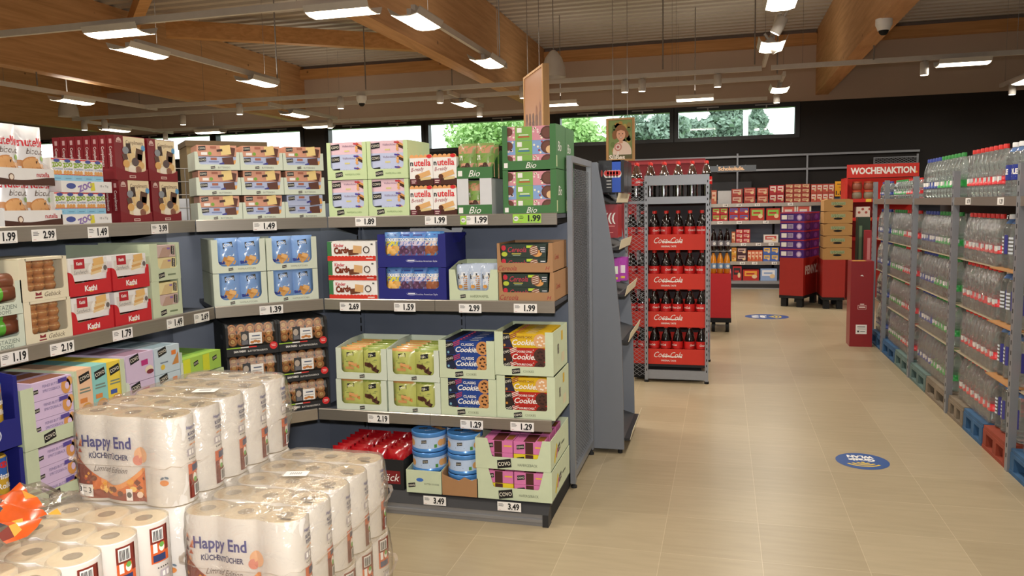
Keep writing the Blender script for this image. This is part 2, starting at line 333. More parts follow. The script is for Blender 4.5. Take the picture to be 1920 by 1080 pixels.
tpx((1469, 138), (1458, 168), 'Y', 'short white light track above the aisle, farther one'); tpx((-40, 148), (290, 204), 'Y', 'white light track running to the left edge')
tpx((163, 227), (317, 249), 'Y', 'short far white track at left before the windows'); tpx((500, 195), (635, 222), 'Y', 'short far white track beside the large beam end')
tpx((840, 172), (905, 198), 'Y', 'short far white track left of the sepia poster'); tpx((530, 236), (640, 222), 'X', 'short cross track above the window behind the wafer trays'); tpx((1870, 161), (1960, 128), 'Y', 'white track at the right edge over the bottles')
def hang(px, py, ax, z=ZT-.1):
    """where a fixture hangs: under the nearest track, or on a thin rod of its own"""
    p = at(px, py, 'Z', z); best = None
    for x0, y0, x1, y1 in TRACKS:
        d = Vector((x1-x0, y1-y0)); t = max(.02, min(.98, (Vector((p.x-x0, p.y-y0)).dot(d))/d.length_squared)); q = Vector((x0, y0))+d*t
        if ax and (abs(d.y) > abs(d.x)) != (ax == 'Y'): continue
        e = (q-Vector((p.x, p.y))).length
        if best is None or e < best[0]: best = (e, q)
    if best and best[0] < .75: return Vector((best[1].x, best[1].y, z))
    m = MB(); m.tube((p.x, p.y, z+.06), (p.x, p.y, ZC), .007, 'wire', 6); tag(m.build('hanging_rod'), 'thin rod holding a single ceiling fixture at pixel column of its own lamp' if 0 else 'thin rod carrying a single ceiling fixture', 'rod', 'rods of single fixtures')
    return p
for px, py, t in LY: LAMP.place(hang(px, py, 'Y'), PI/2, 'lit white panel light ' + t, 'ceiling light', 'track panel lights')
for px, py, t in LX: LAMP.place(hang(px, py, 'X'), 0, 'lit white panel light ' + t, 'ceiling light', 'track panel lights')
# the same fixtures go on over the part of the shop behind the camera
for i, (x, y) in enumerate([(-2.6, 3.2), (-2.6, .6), (.5, 4.6), (.5, 2.0), (.5, -.8), (3.4, 6.0), (3.4, 2.4), (-5.7, 3.4), (-5.7, 0), (3.4, -1), (-2.6, -3), (-9, 5.5), (-9, 1)]):
    LAMP.place((x, y, ZT-.1), PI/2, 'lit white panel light outside the view over the front of the shop', 'ceiling light', 'track panel lights outside the view')
def rod(px, py, where):
    p = at(px, py, 'Z', ZT); m = MB(); m.tube((p.x, p.y, ZT), (p.x, p.y, ZC), .009, 'wire', 6); tag(m.build('hanging_rod'), where, 'rod', 'suspension rods')
for px, py, t in [(520, 147, 'left of the middle beam'), (686, 168, 'right of the large left beam'), (937, 117, 'at the end of the middle track'), (848, 170, 'above the bread stick boxes'), (1243, 130, 'above the cola rack'), (1415, 121, 'nearer one above the aisle'), (1457, 138, 'farther one above the aisle'), (1638, 112, 'in front of the right beam'), (70, 160, 'at far left'), (126, 180, 'beside the left pendant')]:
    rod(px, py, 'thin metal hanging rod ' + t)
def spot_proto():
    r = empty('track_spotlight'); b = MB(); b.lathe([(.045, -.075), (.05, -.07), (.05, .08), (.04, .085)], 'fixture_white', 14); b.disc((0, 0, -.0745), .044, 'plinth_grey')
    body = b.build('body', r); s = MB(); s.tube((0, 0, .08), (0, 0, .15), .014, 'fixture_white'); stem = s.build('stem', r)
    d = MB(); d.disc((0, 0, -.0765), .043, 'spot_glow'); return Proto(r, [body, stem, d.build('lens', r)])
SPOT = spot_proto()
for px, py, t in [(437, 203, 'before the large wooden beam'), (795, 172, 'under the middle beam'), (1195, 148, 'above the cola rack'), (1345, 141, 'above the chocolate sign'), (1172, 163, 'left of two above the cola rack'), (148, 228, 'above the cookie bags'), (318, 222, 'above the assortment boxes'),
                  (82, 235, 'at far left above the cookie bags'), (615, 188, 'beside the dome camera at left'), (955, 160, 'touching the sepia poster'), (1732, 130, 'right of the right beam'), (1855, 170, 'over the bottle wall'), (1452, 185, 'low above the far window'), (905, 210, 'low left of the sepia poster'), (632, 232, 'above the striped window frame'), (320, 257, 'lowest at left')]:
    SPOT.place(hang(px, py, None, ZT-.13), 0, 'white cylinder spotlight ' + t, 'spotlight', 'track spotlights')
for px, py, t, a in [(1464, 23, 'nearest above the aisle, tilted', .5), (1444, 86, 'in front of a lit panel above the aisle, tilted', -.6)]:
    o = SPOT.place(hang(px, py, 'Y', ZT-.12), .4, 'large white cylinder spotlight ' + t, 'spotlight', 'track spotlights'); o.rotation_euler = (.1, a, 0)
def dome(px, py, z, t, s=1):
    r = empty('dome_camera', at(px, py, 'Z', z) if z > 3.3 else hang(px, py, 'X', 3.18)); b = MB(); b.lathe([(.085*s, .09*s), (.085*s, .03*s), (.07*s, 0), (.06*s, -.03*s)], 'cap_white', 18); b.build('housing', r)
    d = MB(); d.lathe([(.052*s, -.03*s), (.045*s, -.055*s), (.025*s, -.075*s), (.003, -.08*s)], 'slot_and_shade_black', 16); d.build('lens_dome', r); tag(r, t, 'camera')
dome(1657, 52, 3.39, 'white dome security camera under the right wooden beam'); dome(637, 179, 3.2, 'small white dome camera hanging left of the middle beam', .9)
def pendant(px, py, t):
    p = at(px, py, 'Z', ZT+.05); r = empty('pendant_lamp', p); s = MB(); s.lathe([(.16, -.12), (.15, 0), (.11, .12), (.05, .2), (.02, .22)], 'fixture_white', 20, cap=False); s.build('lamp_shade', r)
    c = MB(); c.tube((0, 0, .22), (0, 0, ZC-p.z), .006, 'wire', 6); c.build('cord', r); tag(r, t, 'pendant lamp')
pendant(1038, 127, 'pale bell-shaped pendant lamp right of the sepia poster'); pendant(128, 205, 'pale bell-shaped pendant lamp at far left')
# ================================================================== trees outside the windows
def tree(px, py, Y, rad, h, leaf, label, conifer=False):
    c = at(px, py, 'Y', Y); r = empty('garden_tree', (c.x, Y, -.15)); rnd = random.Random(int(px)); m = MB(); n = 9000
    for i in range(n):
        if conifer:
            t = rnd.random(); rr = rad*(1-t)**.8*math.sqrt(rnd.random())*(1+.25*math.sin(t*40)); a = rnd.random()*2*PI; p = Vector((rr*math.cos(a), rr*math.sin(a), h*(.12+.88*t)))
        else:
            k = i % 23; rk = random.Random(k+int(px)); cc = Vector((rk.uniform(-1, 1), rk.uniform(-1, 1), rk.uniform(-.75, 1)))*rad*.62
            d = Vector((rnd.gauss(0, 1), rnd.gauss(0, 1), rnd.gauss(0, 1))).normalized()*rad*.42*rnd.random()**.4; p = cc+d+Vector((0, 0, h-rad*.8))
        a = Vector((rnd.gauss(0, 1), rnd.gauss(0, 1), rnd.gauss(0, 1))).normalized(); b = a.orthogonal().normalized(); s = rnd.uniform(.05, .12)*Y/25
        m.add([p+a*s, p+b*s*.6, p-a*s, p-b*s*.6], [(0, 1, 2, 3)], leaf)
    m.build('foliage', r); t = MB(); t.tube((0, 0, 0), (0, 0, h*.75), .22, 'bark', 10, .08); t.build('trunk', r); tag(r, label, 'tree', 'trees behind the windows')
tree(925, 255, 25, 1.7, 4.6, 'leaf_light', 'light green leafy tree outside the window above the striped pouches')
tree(1090, 245, 29, 1.67, 4.85, 'leaf_light', 'light green leafy tree outside the window behind the green cartons')
tree(1232, 243, 36, 1.7, 5.5, 'leaf_dark', 'grey green tree outside, cut by the window bar right of the poster')
tree(1295, 240, 41, 1.3, 5.9, 'leaf_dark', 'thin grey green tree outside at the left of the last window')
tree(1362, 232, 48, 3.6, 8.8, 'leaf_dark', 'broad dark conifer outside the last window, left of the white pole', True)
tree(1420, 240, 54, 2.05, 8.3, 'leaf_dark', 'slim dark conifer outside the last window, right of the white pole', True)
p = at(1398, 235, 'Y', 29); m = MB(); m.tube((p.x, 29, -.15), (p.x, 29, 6.5), .09, 'cap_white'); tag(m.build('flag_pole'), 'white pole standing outside between the two conifers', 'pole')
# ================================================================== shelving
YC = {1: .295, 2: .212, 3: .095, 0: 0.0}; DZ = {1: 1.537, 2: 1.092, 3: .507, 0: .115}; BACK = .70
def shelf_part(root, x0, x1, k, skew=None):
    y0, z = YC[k], DZ[k]; m = MB()
    m.box(x0, x1, y0+.012, BACK, z-.022, z, 'shelf_plate'); m.box(x0+.02, x1-.02, y0+.06, BACK, z-.05, z-.022, 'slot_and_shade_black')  # black box under the plate paints in the shadow below the shelf
    s = m.build('shelf', root)
    r = MB(); r.prism([(y0, z-.054), (y0, z+.002), (y0+.004, z+.006), (y0+.014, z+.006), (y0+.014, z-.05), (y0+.01, z-.054)], x0+.001, x1-.001, 'steel_rail', 'x'); r.build('price_rail', s)
def base_part(root, x0, x1):
    m = MB(); m.box(x0, x1, .05, BACK, .085, .115, 'shelf_plate'); m.box(x0, x1, .06, BACK, 0.01, .085, 'slot_and_shade_black'); b = m.build('base', root)
    r = MB(); r.prism([(-.005, .062), (.045, .118), (.06, .118), (.06, .06)], x0, x1, 'plinth_dark', 'x'); r.build('price_rail', b)
    p = MB(); p.prism([(.004, .0), (.004, .018), (-.006, .022), (-.006, .036), (.004, .04), (.004, .058), (.03, .058), (.03, 0)], x0, x1-.03, 'plinth_grey', 'x'); p.box(x1-.03, x1, -.008, .06, 0, .062, 'plinth_dark'); p.build('plinth', b)
def unit(root, length, bays, back_x=None, levels=(1, 2, 3)):
    bx = back_x or (0, length)
    m = MB(); m.box(bx[0], bx[1], BACK, BACK+.02, .02, 1.62, 'shelf_back'); m.build('back_panel', root)
    for k in levels:
        for a, b in bays: shelf_part(root, a, b, k)
    base_part(root, 0, length)
def upright(root, x, z1=1.6):
    u = MB(); u.box(x-.02, x+.02, BACK-.012, BACK, .1, z1, 'shelf_back')
    z = .14
    while z < z1-.05: u.box(x-.004, x+.004, BACK-.0128, BACK-.011, z, z+.035, 'slot_and_shade_black'); z += .05
    u.build('upright', root)
    for k in (1, 2, 3):
        if DZ[k] < z1: b = MB(); b.prism([(BACK-.01, DZ[k]-.11), (BACK-.01, DZ[k]-.03), (YC[k]+.05, DZ[k]-.03), (YC[k]+.05, DZ[k]-.045)], x-.003, x+.003, 'slot_and_shade_black', 'x'); b.build('bracket', root)
UC = empty('shelf_unit', (-2.11, 3.63, 0)); unit(UC, 1.29, ((0, .645), (.645, 1.29)), (-.27, 1.29))
for px in (680, 868): upright(UC, at(px, 640, 'Y', 4.33).x+2.11)
tag(UC, 'grey shelf unit facing the aisle with wafers on top and cookie tins at the bottom', 'shelf unit')
UA = empty('shelf_unit', (-2.30, .9, 0), PI/2); unit(UA, 2.537, ((0, 2.537),), (0, 2.82))
for x in (.55, 1.55, 2.4): upright(UA, x)
tag(UA, 'grey shelf unit along the left side with chocolate boxes and wafers', 'shelf unit')
UB = empty('shelf_unit', (-2.30, 3.437, 0), PI/4)
for k in (1, 2, 3):
    a = YC[k]*math.sqrt(.5); y0 = a; x0 = -a; x1 = .27+a
    m = MB(); m.prism([(x0, y0+.01), (x1, y0+.01), (x1, .55), (.135+.28, .68), (.135-.28, .68), (x0, .55)], DZ[k]-.022, DZ[k], 'shelf_plate', 'z'); s = m.build('shelf', UB)
    r = MB(); z = DZ[k]; r.prism([(y0, z-.054), (y0, z+.002), (y0+.004, z+.006), (y0+.014, z+.006), (y0+.014, z-.05)], x0+.004, x1-.004, 'steel_rail', 'x'); r.build('price_rail', s)
m = MB(); m.box(.135-.56, .135+.56, .70, .72, .02, 1.62, 'shelf_back'); m.build('back_panel', UB)
m = MB(); m.box(0, .27, .05, .6, .0, .115, 'shelf_plate'); m.build('base', UB)
tag(UB, 'grey corner shelf unit with butter biscuits, blue pouches and pastry trays', 'shelf unit')
def lattice(m, W, H, cw, ch, t, mt, y=0):
    """expanded metal: two families of slanted strips clipped to W x H"""
    k = ch/cw
    n = int(W/cw+H/ch)+2
    for sgn in (1, -1):
        for i in range(n):
            c = -W*k + i*ch if sgn > 0 else i*ch
            pts = []
            for x in (0, W):
                z = c + (k*x if sgn > 0 else -k*x)
                pts.append([x, z])
            (xa, za), (xb, zb) = pts
            def clip(p, q):
                x, z = p
                if z < 0: x = p[0]+(0-p[1])*(q[0]-p[0])/(q[1]-p[1]); z = 0
                if z > H: x = p[0]+(H-p[1])*(q[0]-p[0])/(q[1]-p[1]); z = H
                return (x, z)
            if (za < 0 and zb < 0) or (za > H and zb > H): continue
            a, b = clip(pts[0], pts[1]), clip(pts[1], pts[0])
            if abs(a[0]-b[0]) < 1e-4: continue
            m.add([(a[0], y-t, a[1]-t/2), (b[0], y-t, b[1]-t/2), (b[0], y-t, b[1]+t/2), (a[0], y-t, a[1]+t/2), (a[0], y+t, a[1]-t/2), (b[0], y+t, b[1]-t/2), (b[0], y+t, b[1]+t/2), (a[0], y+t, a[1]+t/2)],
                  [(0, 1, 2, 3), (7, 6, 5, 4), (0, 4, 5, 1), (3, 2, 6, 7)], mt)
def frame_rect(m, W, z0, z1, wd, dp, mt):
    m.box(0, wd, -dp, dp, z0, z1, mt); m.box(W-wd, W, -dp, dp, z0, z1, mt); m.box(wd, W-wd, -dp, dp, z1-wd, z1, mt); m.box(wd, W-wd, -dp, dp, z0+.03, z0+.03+wd, mt)
UD = empty('shelf_unit', (-.83, 5.075, 0), PI); m = MB(); m.box(-.012, 0, .02, .70, .02, 1.62, mat('shade_board_dark', '#3c342e', .7)); m.build('shade_board', UD); unit(UD, 1.27, ((0, 1.27),)); tag(UD, 'grey shelf unit back to back with the biscuit shelves, seen through the mesh end panel', 'shelf unit')  # dark board added so the space behind the mesh reads as shaded
# mesh end panel of the shelf row
r = empty('mesh_end_panel', (-.80, 4.17, 0), PI/2); W_ = .66
f = MB(); frame_rect(f, W_, .03, 1.845, .035, .014, 'rack_grey'); f.build('frame', r)
g = MB(); h = MB(); lattice(g, W_-.06, 1.70, .040, .020, .0013, 'rack_grey'); g.build('mesh', r, (.03, 0, .08))
for x in (.03, W_-.03): t = MB(); t.lathe([(.018, 0), (.018, .012), (.008, .014), (.008, .04)], 'rubber', 12); t.build('foot', r, (x, 0, 0))
tag(r, 'tall grey expanded-mesh end panel closing the biscuit shelf row', 'end panel')
# sloping display rack behind it, shelves facing the aisle
r = empty('sloping_display_rack', (-.775, 4.84, 0)); prof = [(-.03, .03), (-.03, 1.84), (.02, 1.84), (.07, 1.56), (.118, 1.26), (.15, .93), (.168, .69), (.178, .03)]
for yy in (0, .62): m = MB(); m.prism(prof, yy, yy+.018, 'panel_grey'); m.build('side_panel', r)
m = MB(); m.box(-.03, .012, .018, .62, .03, 1.84, 'panel_grey'); m.build('back_panel', r)
SHZ = [(1.62, .10), (1.33, .115), (1.04, .15), (.75, .17), (.12, .178)]
for z, x in SHZ:
    m = MB(); m.prism([(0.01, z+.03), (x, z-.02), (x+.035, z-.02), (x+.035, z-.035), (x, z-.035), (.01, z+.01)], .018, .62, 'plinth_dark'); s = m.build('shelf', r)
    t = MB(); t.prism([(x+.035, z-.03), (x+.05, z+.03), (x+.053, z+.03), (x+.038, z-.03)], .02, .60, 'card_cream'); t.build('price_rail', s)
for yy in (.03, .6): t = MB(); t.lathe([(.015, 0), (.015, .03)], 'rubber', 10); t.build('foot', r, (.15, yy, 0))
tag(r, 'grey rack with slanted side panels behind the mesh end panel', 'display rack')
# goods on it
def simple_box(name, w_, d_, h_, mt, fn=None):
    m = MB(); m.box(0, w_, 0, d_, 0, h_, mt)
    if fn: fn(m)
    return m.build(name)
R0 = Vector((-.775, 4.86, 0))
def canpack(m):
    S = flat((0, 0, 0)); m.rect(S, .085, 0, .14, .2, K('#2357c8')); m.rect(S, .0, .19, .14, .2, BLACK)
    for i in range(5): m.ell(S, .05+.019*i, .115, .018, .024, WHITE, 2); m.ell(S, .05+.019*i, .12, .016, .016, K('#d83a34'), 3)
    for i in range(3): m.rect(S, .05, .03+.02*i, .08, .034+.02*i, WHITE, 2)
    for i in range(2): m.ell(S, .02+.03*i, .12, .006, .022, K('#9c2c20'), 2)
for i in range(2):
    b = simple_box('can_multipack', .16, .2, .2, K('#141418', .3, .3), canpack); b.location = R0+Vector((.012, .10+.22*i, 1.655)); tag(b, ['black and blue can multipack on the top of the sloping rack, nearer one', 'black and blue can multipack on the top of the sloping rack, behind the other'][i], 'drink pack', 'can multipacks on the sloping rack')
def redcan(m):
    S = flat(); m.text(S, '(((', .06, .13, .05, WHITE, 2, bold=.03); m.rect(S, .03, .07, .09, .076, K('#e38a84')); m.rect(S, .04, .03, .08, .036, K('#e38a84'))
b = simple_box('red_carton', .11, .2, .21, K('#a51f2a', .35, .3), redcan); b.location = R0+Vector((.025, .08, 1.37)); tag(b, 'dark red carton on the second shelf of the sloping rack', 'carton')
for i, (c1, nm) in enumerate((('#7cc242', 'green'), ('#b23bb0', 'purple'), ('#b23bb0', 'purple'))):
    b = simple_box('sweet_packet', .05, .1, .15, K(c1, .35, .2), lambda m: (m.rect(flat(), .01, .05, .04, .1, WHITE), m.rect(flat(), .012, .015, .038, .03, K('#e8d24a')))); b.location = R0+Vector((.05+.036*i, .06+.08*i, 1.085)); tag(b, [ 'green sweet packet on the third shelf of the sloping rack', 'purple sweet packet beside the green one on the sloping rack', 'purple sweet packet, farther one on the sloping rack'][i], 'sweet packet')
# ================================================================== planes for the goods: pixel -> place along a shelf
PL = {}
for k in (0, 1, 2, 3):
    y = YC[k]
    PL['C%d' % k] = (Vector((-2.11, 3.63+y+.02, 0)), 0); PL['A%d' % k] = (Vector((-2.32-y, 0, 0)), PI/2); PL['B%d' % k] = (Vector((-2.314-y, 3.451, 0)), PI/4)
def axes(P): p, a = PL[P]; return p, Vector((math.cos(a), math.sin(a), 0)), Vector((math.sin(a), -math.cos(a), 0)), a
def uz(P, px, py):
    p, U, n, a = axes(P); r = ray(px, py); q = EYE + r*((p-EYE).dot(n)/r.dot(n)); return (q-p).dot(U), q.z
def on(P, u, z=0, dep=0):
    """place on shelf P, u along it, z above its deck, dep behind its front"""
    p, U, n, a = axes(P); q = p + U*u - n*dep; q.z = DZ[int(P[1])] + z; return q
# ------------------------------------------------------------------ price tags
def price(P, px, py, s, label, w_=.122, bio=0):
    h_ = .046; u, z = uz(P, px, py); m = MB(); bgc = K('#9fd24a') if bio == 2 else WHITE; m.box(-w_/2, w_/2, 0, .0015, -h_/2, h_/2, bgc)
    S = flat((0, 0, 0)); 
    m.text(S, s, w_*(.19 if not bio else .26), .002, .030, BLACK, 2, bold=.035, wmax=w_*.48)
    x0 = -w_/2 + (.036 if bio else .006)
    for i, l in enumerate((.022, .028, .024)): m.rect(S, x0, .012-.006*i, x0+l*(.8 if bio else 1), .0142-.006*i, BLACK)
    m.rect(S, x0, -.017, x0+.012, -.0155, K('#c46a60')); m.rect(S, .0, -.019, .05, -.0175, K('#a9a9a9'))
    if bio:
        m.rect(S, -w_/2, -h_/2, -w_/2+.034, h_/2, K('#9fd24a'), 1); m.ell(S, -w_/2+.017, 0, .013, .012, WHITE, 2); m.text(S, 'BIO', -w_/2+.017, 0, .008, BLACK, 3, bold=.02)
    p, U, n, a = axes(P); q = p+U*u+n*.0235; q.z = z
    o = m.build('price_tag', None, q); o.rotation_euler = (0, 0, a); tag(o, label, 'price tag', 'price tags on the biscuit shelves')
for P, px, py, s, t, b in [('C1', 689, 415.5, '1.89', 'top rail under the green wafer trays', 0), ('C1', 820, 413, '1.99', 'top rail under the small stick boxes', 0), ('C1', 891, 412.5, '1.99', 'top rail under the grey box', 1), ('C1', 990, 409.5, '1.99', 'top rail under the tall green cartons', 2),
    ('C2', 660, 574, '2.69', 'second rail under the chocolate card packs', 0), ('C2', 762, 575, '1.59', 'second rail under the dark blue cookie trays', 0), ('C2', 884, 577, '2.99', 'second rail under the mini biscuit tray', 0), ('C2', 987, 577, '1.99', 'second rail under the brown cardboard trays', 0),
    ('C3', 713, 783, '2.19', 'third rail under the green pouches', 0), ('C3', 887, 794, '1.29', 'third rail under the blue cookie packs', 0), ('C3', 981, 798, '1.29', 'third rail under the yellow and red cookie packs', 0),
    ('C0', 818, 936, '3.49', 'bottom rail under the cookie tins', 0), ('C0', 957, 947, '3.49', 'bottom rail under the pink packs', 0),
    ('B1', 495, 424, '1.49', 'top corner rail under the butter biscuits', 0), ('B2', 507, 580, '1.39', 'corner rail under the blue pouches', 0),
    ('A1', 74, 441, '2.99', 'top left rail under the cookie bags', 0), ('A1', 176, 435.5, '1.49', 'top left rail under the animal cookie boxes', 0), ('A1', 292, 429, '3.99', 'top left rail under the chocolate boxes', 0), ('A1', -2, 445, '1.99', 'top left rail cut by the edge of the picture', 0),
    ('A2', 18, 670, '1.19', 'left middle rail under the green sweets', 0), ('A2', 108, 652.5, '2.19', 'left middle rail under the puff pastry boxes', 0), ('A2', 222, 626.5, '1.79', 'left middle rail under the red wafer trays', 0), ('A2', 321, 605, '1.49', 'left middle rail under the pale mint trays', 0), ('A2', 371, 595, '2.69', 'left middle rail at the corner', 0)]:
    price(P, px, py, s, ('green ' if b == 2 else 'white ') + 'price tag reading ' + s + ', ' + t, 'A' == P[0] and .115 or (.15 if b else .122), b)
# ================================================================== packaging builders
def arc(cx, cz, r, a0, a1, n=5): return [(cx+r*math.cos(a0+(a1-a0)*i/n), cz+r*math.sin(a0+(a1-a0)*i/n)) for i in range(n+1)]
def tray(name, w, h, d, col, win, prn=None, side=None, hs=None, back=None, yback=None, wave=None):
    """open cardboard display tray: body and a front panel with a cut-out"""
    r = empty(name); b = MB(); t = .003; hb = back or h; hs = hs or h
    b.box(0, w, t, d, 0, t, col); b.box(0, w, d-t, d, t, hb, col)
    sp = [(t, 0), (d, 0), (d, hb), (d*.55, hb), (t, hs)] if hs != hb else [(t, 0), (d, 0), (d, hb), (t, hb)]
    b.prism(sp, 0, t, col, 'x'); b.prism(sp, w-t, w, col, 'x')
    if side: side(b, flat((w, 0, 0), (0, 1, 0), (0, 0, 1), (1, 0, 0)))
    body = b.build('carton_body', r); f = MB()
    if wave: pts = [(0, 0), (w, 0)] + wave
    elif win is None: pts = [(0, 0), (w, 0), (w, hs), (0, hs)]
    else:
        u0, u1, v0, rr, fl = win
        pts = [(0, 0), (w, 0), (w, hs), (u1+fl, hs), (u1, v0+rr)] + arc(u1-rr, v0+rr, rr, 0, -PI/2)[1:] + arc(u0+rr, v0+rr, rr, -PI/2, -PI)[:-1] + [(u0, v0+rr), (u0-fl, hs), (0, hs)]
    f.prism(pts, 0, t, col, 'y')
    if prn: prn(f, FRONT)
    return Proto(r, [body, f.build('front_panel', r)])
def box(name, w, h, d, col, prn=None, side=None, top=None):
    m = MB(); m.box(0, w, 0, d, 0, h, col)
    if prn: prn(m, FRONT)
    if side: side(m, flat((0, d, 0), (0, -1, 0), (0, 0, 1), (-1, 0, 0)))
    if top: top(m, flat((0, 0, h), (1, 0, 0), (0, 1, 0), (0, 0, 1)))
    return Proto(m.build(name))
def pouch(name, w, h, t, col, prn=None, seed=0, back=None):
    rnd = random.Random(seed); ph = [rnd.uniform(0, 6) for _ in range(4)]
    def B(u, v):
        a, b = abs(2*u/w-1), abs(2*v/h-1)
        return max(0, (1-min(1, a)**3))*max(0, (1-min(1, b)**4))
    def wr(u, v): return .0035*math.sin(u*90+ph[0])*math.sin(v*55+ph[1]) + .002*math.sin((u+v)*160+ph[2])
    def S(u, v, l):
        b = B(u, v); return (u, t/2-(t/2)*b - wr(u, v)*b**.5 - l*LIFT*1.4, v)
    m = MB(); m.rect(S, 0, 0, w, h, col, 0, 9, 12)
    m.rect(lambda u, v, l: (u, t/2+(t/2)*B(u, v), v), 0, 0, w, h, back or col, 0, 6, 6)
    if prn: prn(m, S)
    m.sm = [True]*len(m.sm); return Proto(m.build(name))
def covo(m, S, cu, cv, wd, rot=.12, l=3):
    h = wd*.62; c, s = math.cos(rot), math.sin(rot); q = [(-.5, -.5), (.48, -.42), (.5, .5), (-.46, .44)]
    m.poly(S, [(cu+x*wd*c-y*h*s, cv+x*wd*s+y*h*c) for x, y in q], BLACK, l)
    m.text(S, 'COVO', cu, cv, h*.62, K('#efe9d8'), l+1, bold=.01, wmax=wd*.86, rot=rot, sx=.7)
def line(m, S, cu, cv, wd, hh, c='#6b6b62', l=2): m.rect(S, cu-wd/2, cv-hh/2, cu+wd/2, cv+hh/2, K(c), l)
def cookie(m, S, cu, cv, r, c='#c98d4f', chip='#4a2a1a', l=3, n=6):
    m.ell(S, cu, cv, r, r, K(c), l)
    for i in range(n): a = i*2.4; m.ell(S, cu+r*.6*math.cos(a)*(.4+.6*(i % 3)/2), cv+r*.6*math.sin(a), r*.17, r*.14, K(chip), l+1, 6)
def bar(m, S, cu, cv, a, b, rot, c, l=3):
    k, s = math.cos(rot), math.sin(rot); m.poly(S, [(cu+x*a*k-y*b*s, cv+x*a*s+y*b*k) for x, y in ((-.5, -.5), (.5, -.5), (.5, .5), (-.5, .5))], K(c), l)
def put(pr, P, u, z, dep, label, cat, group=None, jit=0): return pr.place(on(P, u, z, dep), axes(P)[3]+random.uniform(-jit, jit), label, cat, group)
LR = ['left', 'right']; UL = ['lower', 'upper']
# ------------------------------------------------------------------ C, top shelf
def pr_wafer(c, rib):
    def f(m, S):
        covo(m, S, .03, .04, .052, .05); m.text(S, 'Waffelröllchen', .11, .045, .011, K('#8a6f86'), 2, wmax=.075); line(m, S, .1, .018, .03, .008, '#d9cf8a')
        for i in range(2): bar(m, S, .185, .03-.012*i+.01, .07, .014, -.55+.1*i, '#4a2a20' if i else '#d99a5c', 3); m.ell(S, .158, .045-.016*i-.01, .008, .009, K('#e3a868'), 4)
        bar(m, S, .155, .055, .03, .008, -.1, rib, 5)
    return box('wafer_pack', .20, .066, .29, K(c), f)
wp, wb = pr_wafer('#e6c4d0', '#c4283a'), pr_wafer('#c0c9e8', '#4a3a9a')
def pw(m, S): covo(m, S, .07, .028, .045); m.text(S, 'WAFFELRÖLLCHEN', .15, .028, .012, K('#6d8a55'), 1, wmax=.09)
wt = tray('display_tray', .236, .203, .33, 'card_lime', (.022, .212, .052, .022, .0), pw, back=.206)
for c in (0, 1):
    for r_ in (0, 1):
        u, z = .0+.240*c, .206*r_; w_ = UL[r_]+' '+LR[c]
        put(wt, 'C1', u, z, 0, 'light green wafer carton, %s of four on the top shelf' % w_, 'carton', 'light green wafer cartons')
        for i in (0, 1, 2):
            b = [wb, wb, wp][i]; put(b, 'C1', u+.018, z+.005+.066*i, .008, ['blue wafer roll pack lowest in the %s green carton', 'blue wafer roll pack in the middle of the %s green carton', 'pink wafer roll pack on top in the %s green carton'][i] % w_, 'biscuit pack', 'wafer packs in the green cartons')
def nutbox():
    w, h, d = .131, .163, .19; m = MB(); m.box(0, w, 0, d, .0, .035, K('#4a2417')); m.box(0, w, 0, d, .035, .145, WHITE)
    top = [(0, .145), (w, .145)]
    for i in range(4, -1, -1): top += arc((i+.5)*w/5, .15, w/10, 0, PI, 4)
    m.prism(top, 0, .004, K('#e8a76a'), 'y'); m.box(0, w, .004, d, .145, .148, K('#e8a76a'))
    m.text(FRONT, 'n', .012, .118, .027, BLACK, 2, bold=.03); m.text(FRONT, 'utella', .073, .120, .034, K('#d8232a'), 2, bold=.02, wmax=.094)
    m.text(FRONT, 'B-ready', .045, .086, .022, K('#a03040'), 2, shear=.3, wmax=.07, rot=.08); bar(m, FRONT, .075, .055, .085, .026, .3, '#e0ae72'); m.ell(FRONT, .043, .044, .014, .013, K('#5a2d1a'), 4); bar(m, FRONT, .09, .035, .06, .014, .1, '#dcc38c')
    m.ell(FRONT, .112, .152, .015, .01, K('#d8232a'), 3); bar(m, FRONT, .022, .02, .036, .026, 0, '#6a2838'); line(m, FRONT, .022, .024, .026, .004, '#f0d9d0', 4); line(m, FRONT, .02, .014, .02, .004, '#f0d9d0', 4)
    return Proto(m.build('snack_carton'))
nb = nutbox()
for r_ in (0, 1):
    for c in (0, 1): put(nb, 'C1', .483+.133*c+.004*r_, .164*r_, 0, 'white snack box with red lettering, %s of four beside the wafer cartons' % (UL[r_]+' '+LR[c]), 'snack box', 'white snack boxes')
def pr_bio(m, S):
    w, h = .1, .165; m.rect(S, 0, .0, w, .075, K('#d9a083'), 1, 5, 5); m.rect(S, 0, .075, w, .125, K('#7da34c'), 1, 5, 4); m.rect(S, 0, .125, w, .165, K('#c9906d'), 1, 5, 4); m.rect(S, .01, .09, .03, .115, WHITE, 2); line(m, S, .06, .1, .045, .012, '#3d7a2a')
    m.ell(S, .058, .05, .016, .028, K('#4a2a20'), 3, rot=.1); m.ell(S, .03, .045, .014, .02, K('#5a3020'), 3, rot=-.5); bar(m, S, .06, .02, .07, .014, 0, '#e6c9a0')
bp = pouch('snack_pouch', .1, .178, .05, K('#8a9f5c', .3, .2), pr_bio, 3)
def pbio(m, S): m.rect(S, .006, .012, .03, .04, WHITE, 1); m.text(S, 'Bio', .1, .026, .034, WHITE, 1, shear=.35)
bt = tray('display_tray', .195, .058, .30, 'card_bio', None, pbio, back=.15, hs=.058)
def pgrey(m, S):
    m.rect(S, 0, 0, .189, .055, K('#3f7440'), 1); m.rect(S, .006, .012, .03, .042, WHITE, 2); m.text(S, 'Bio', .1, .028, .036, WHITE, 2, shear=.35)
gt = tray('display_tray', .189, .192, .30, 'card_grey', (.062, .125, .056, .003, 0), pgrey)
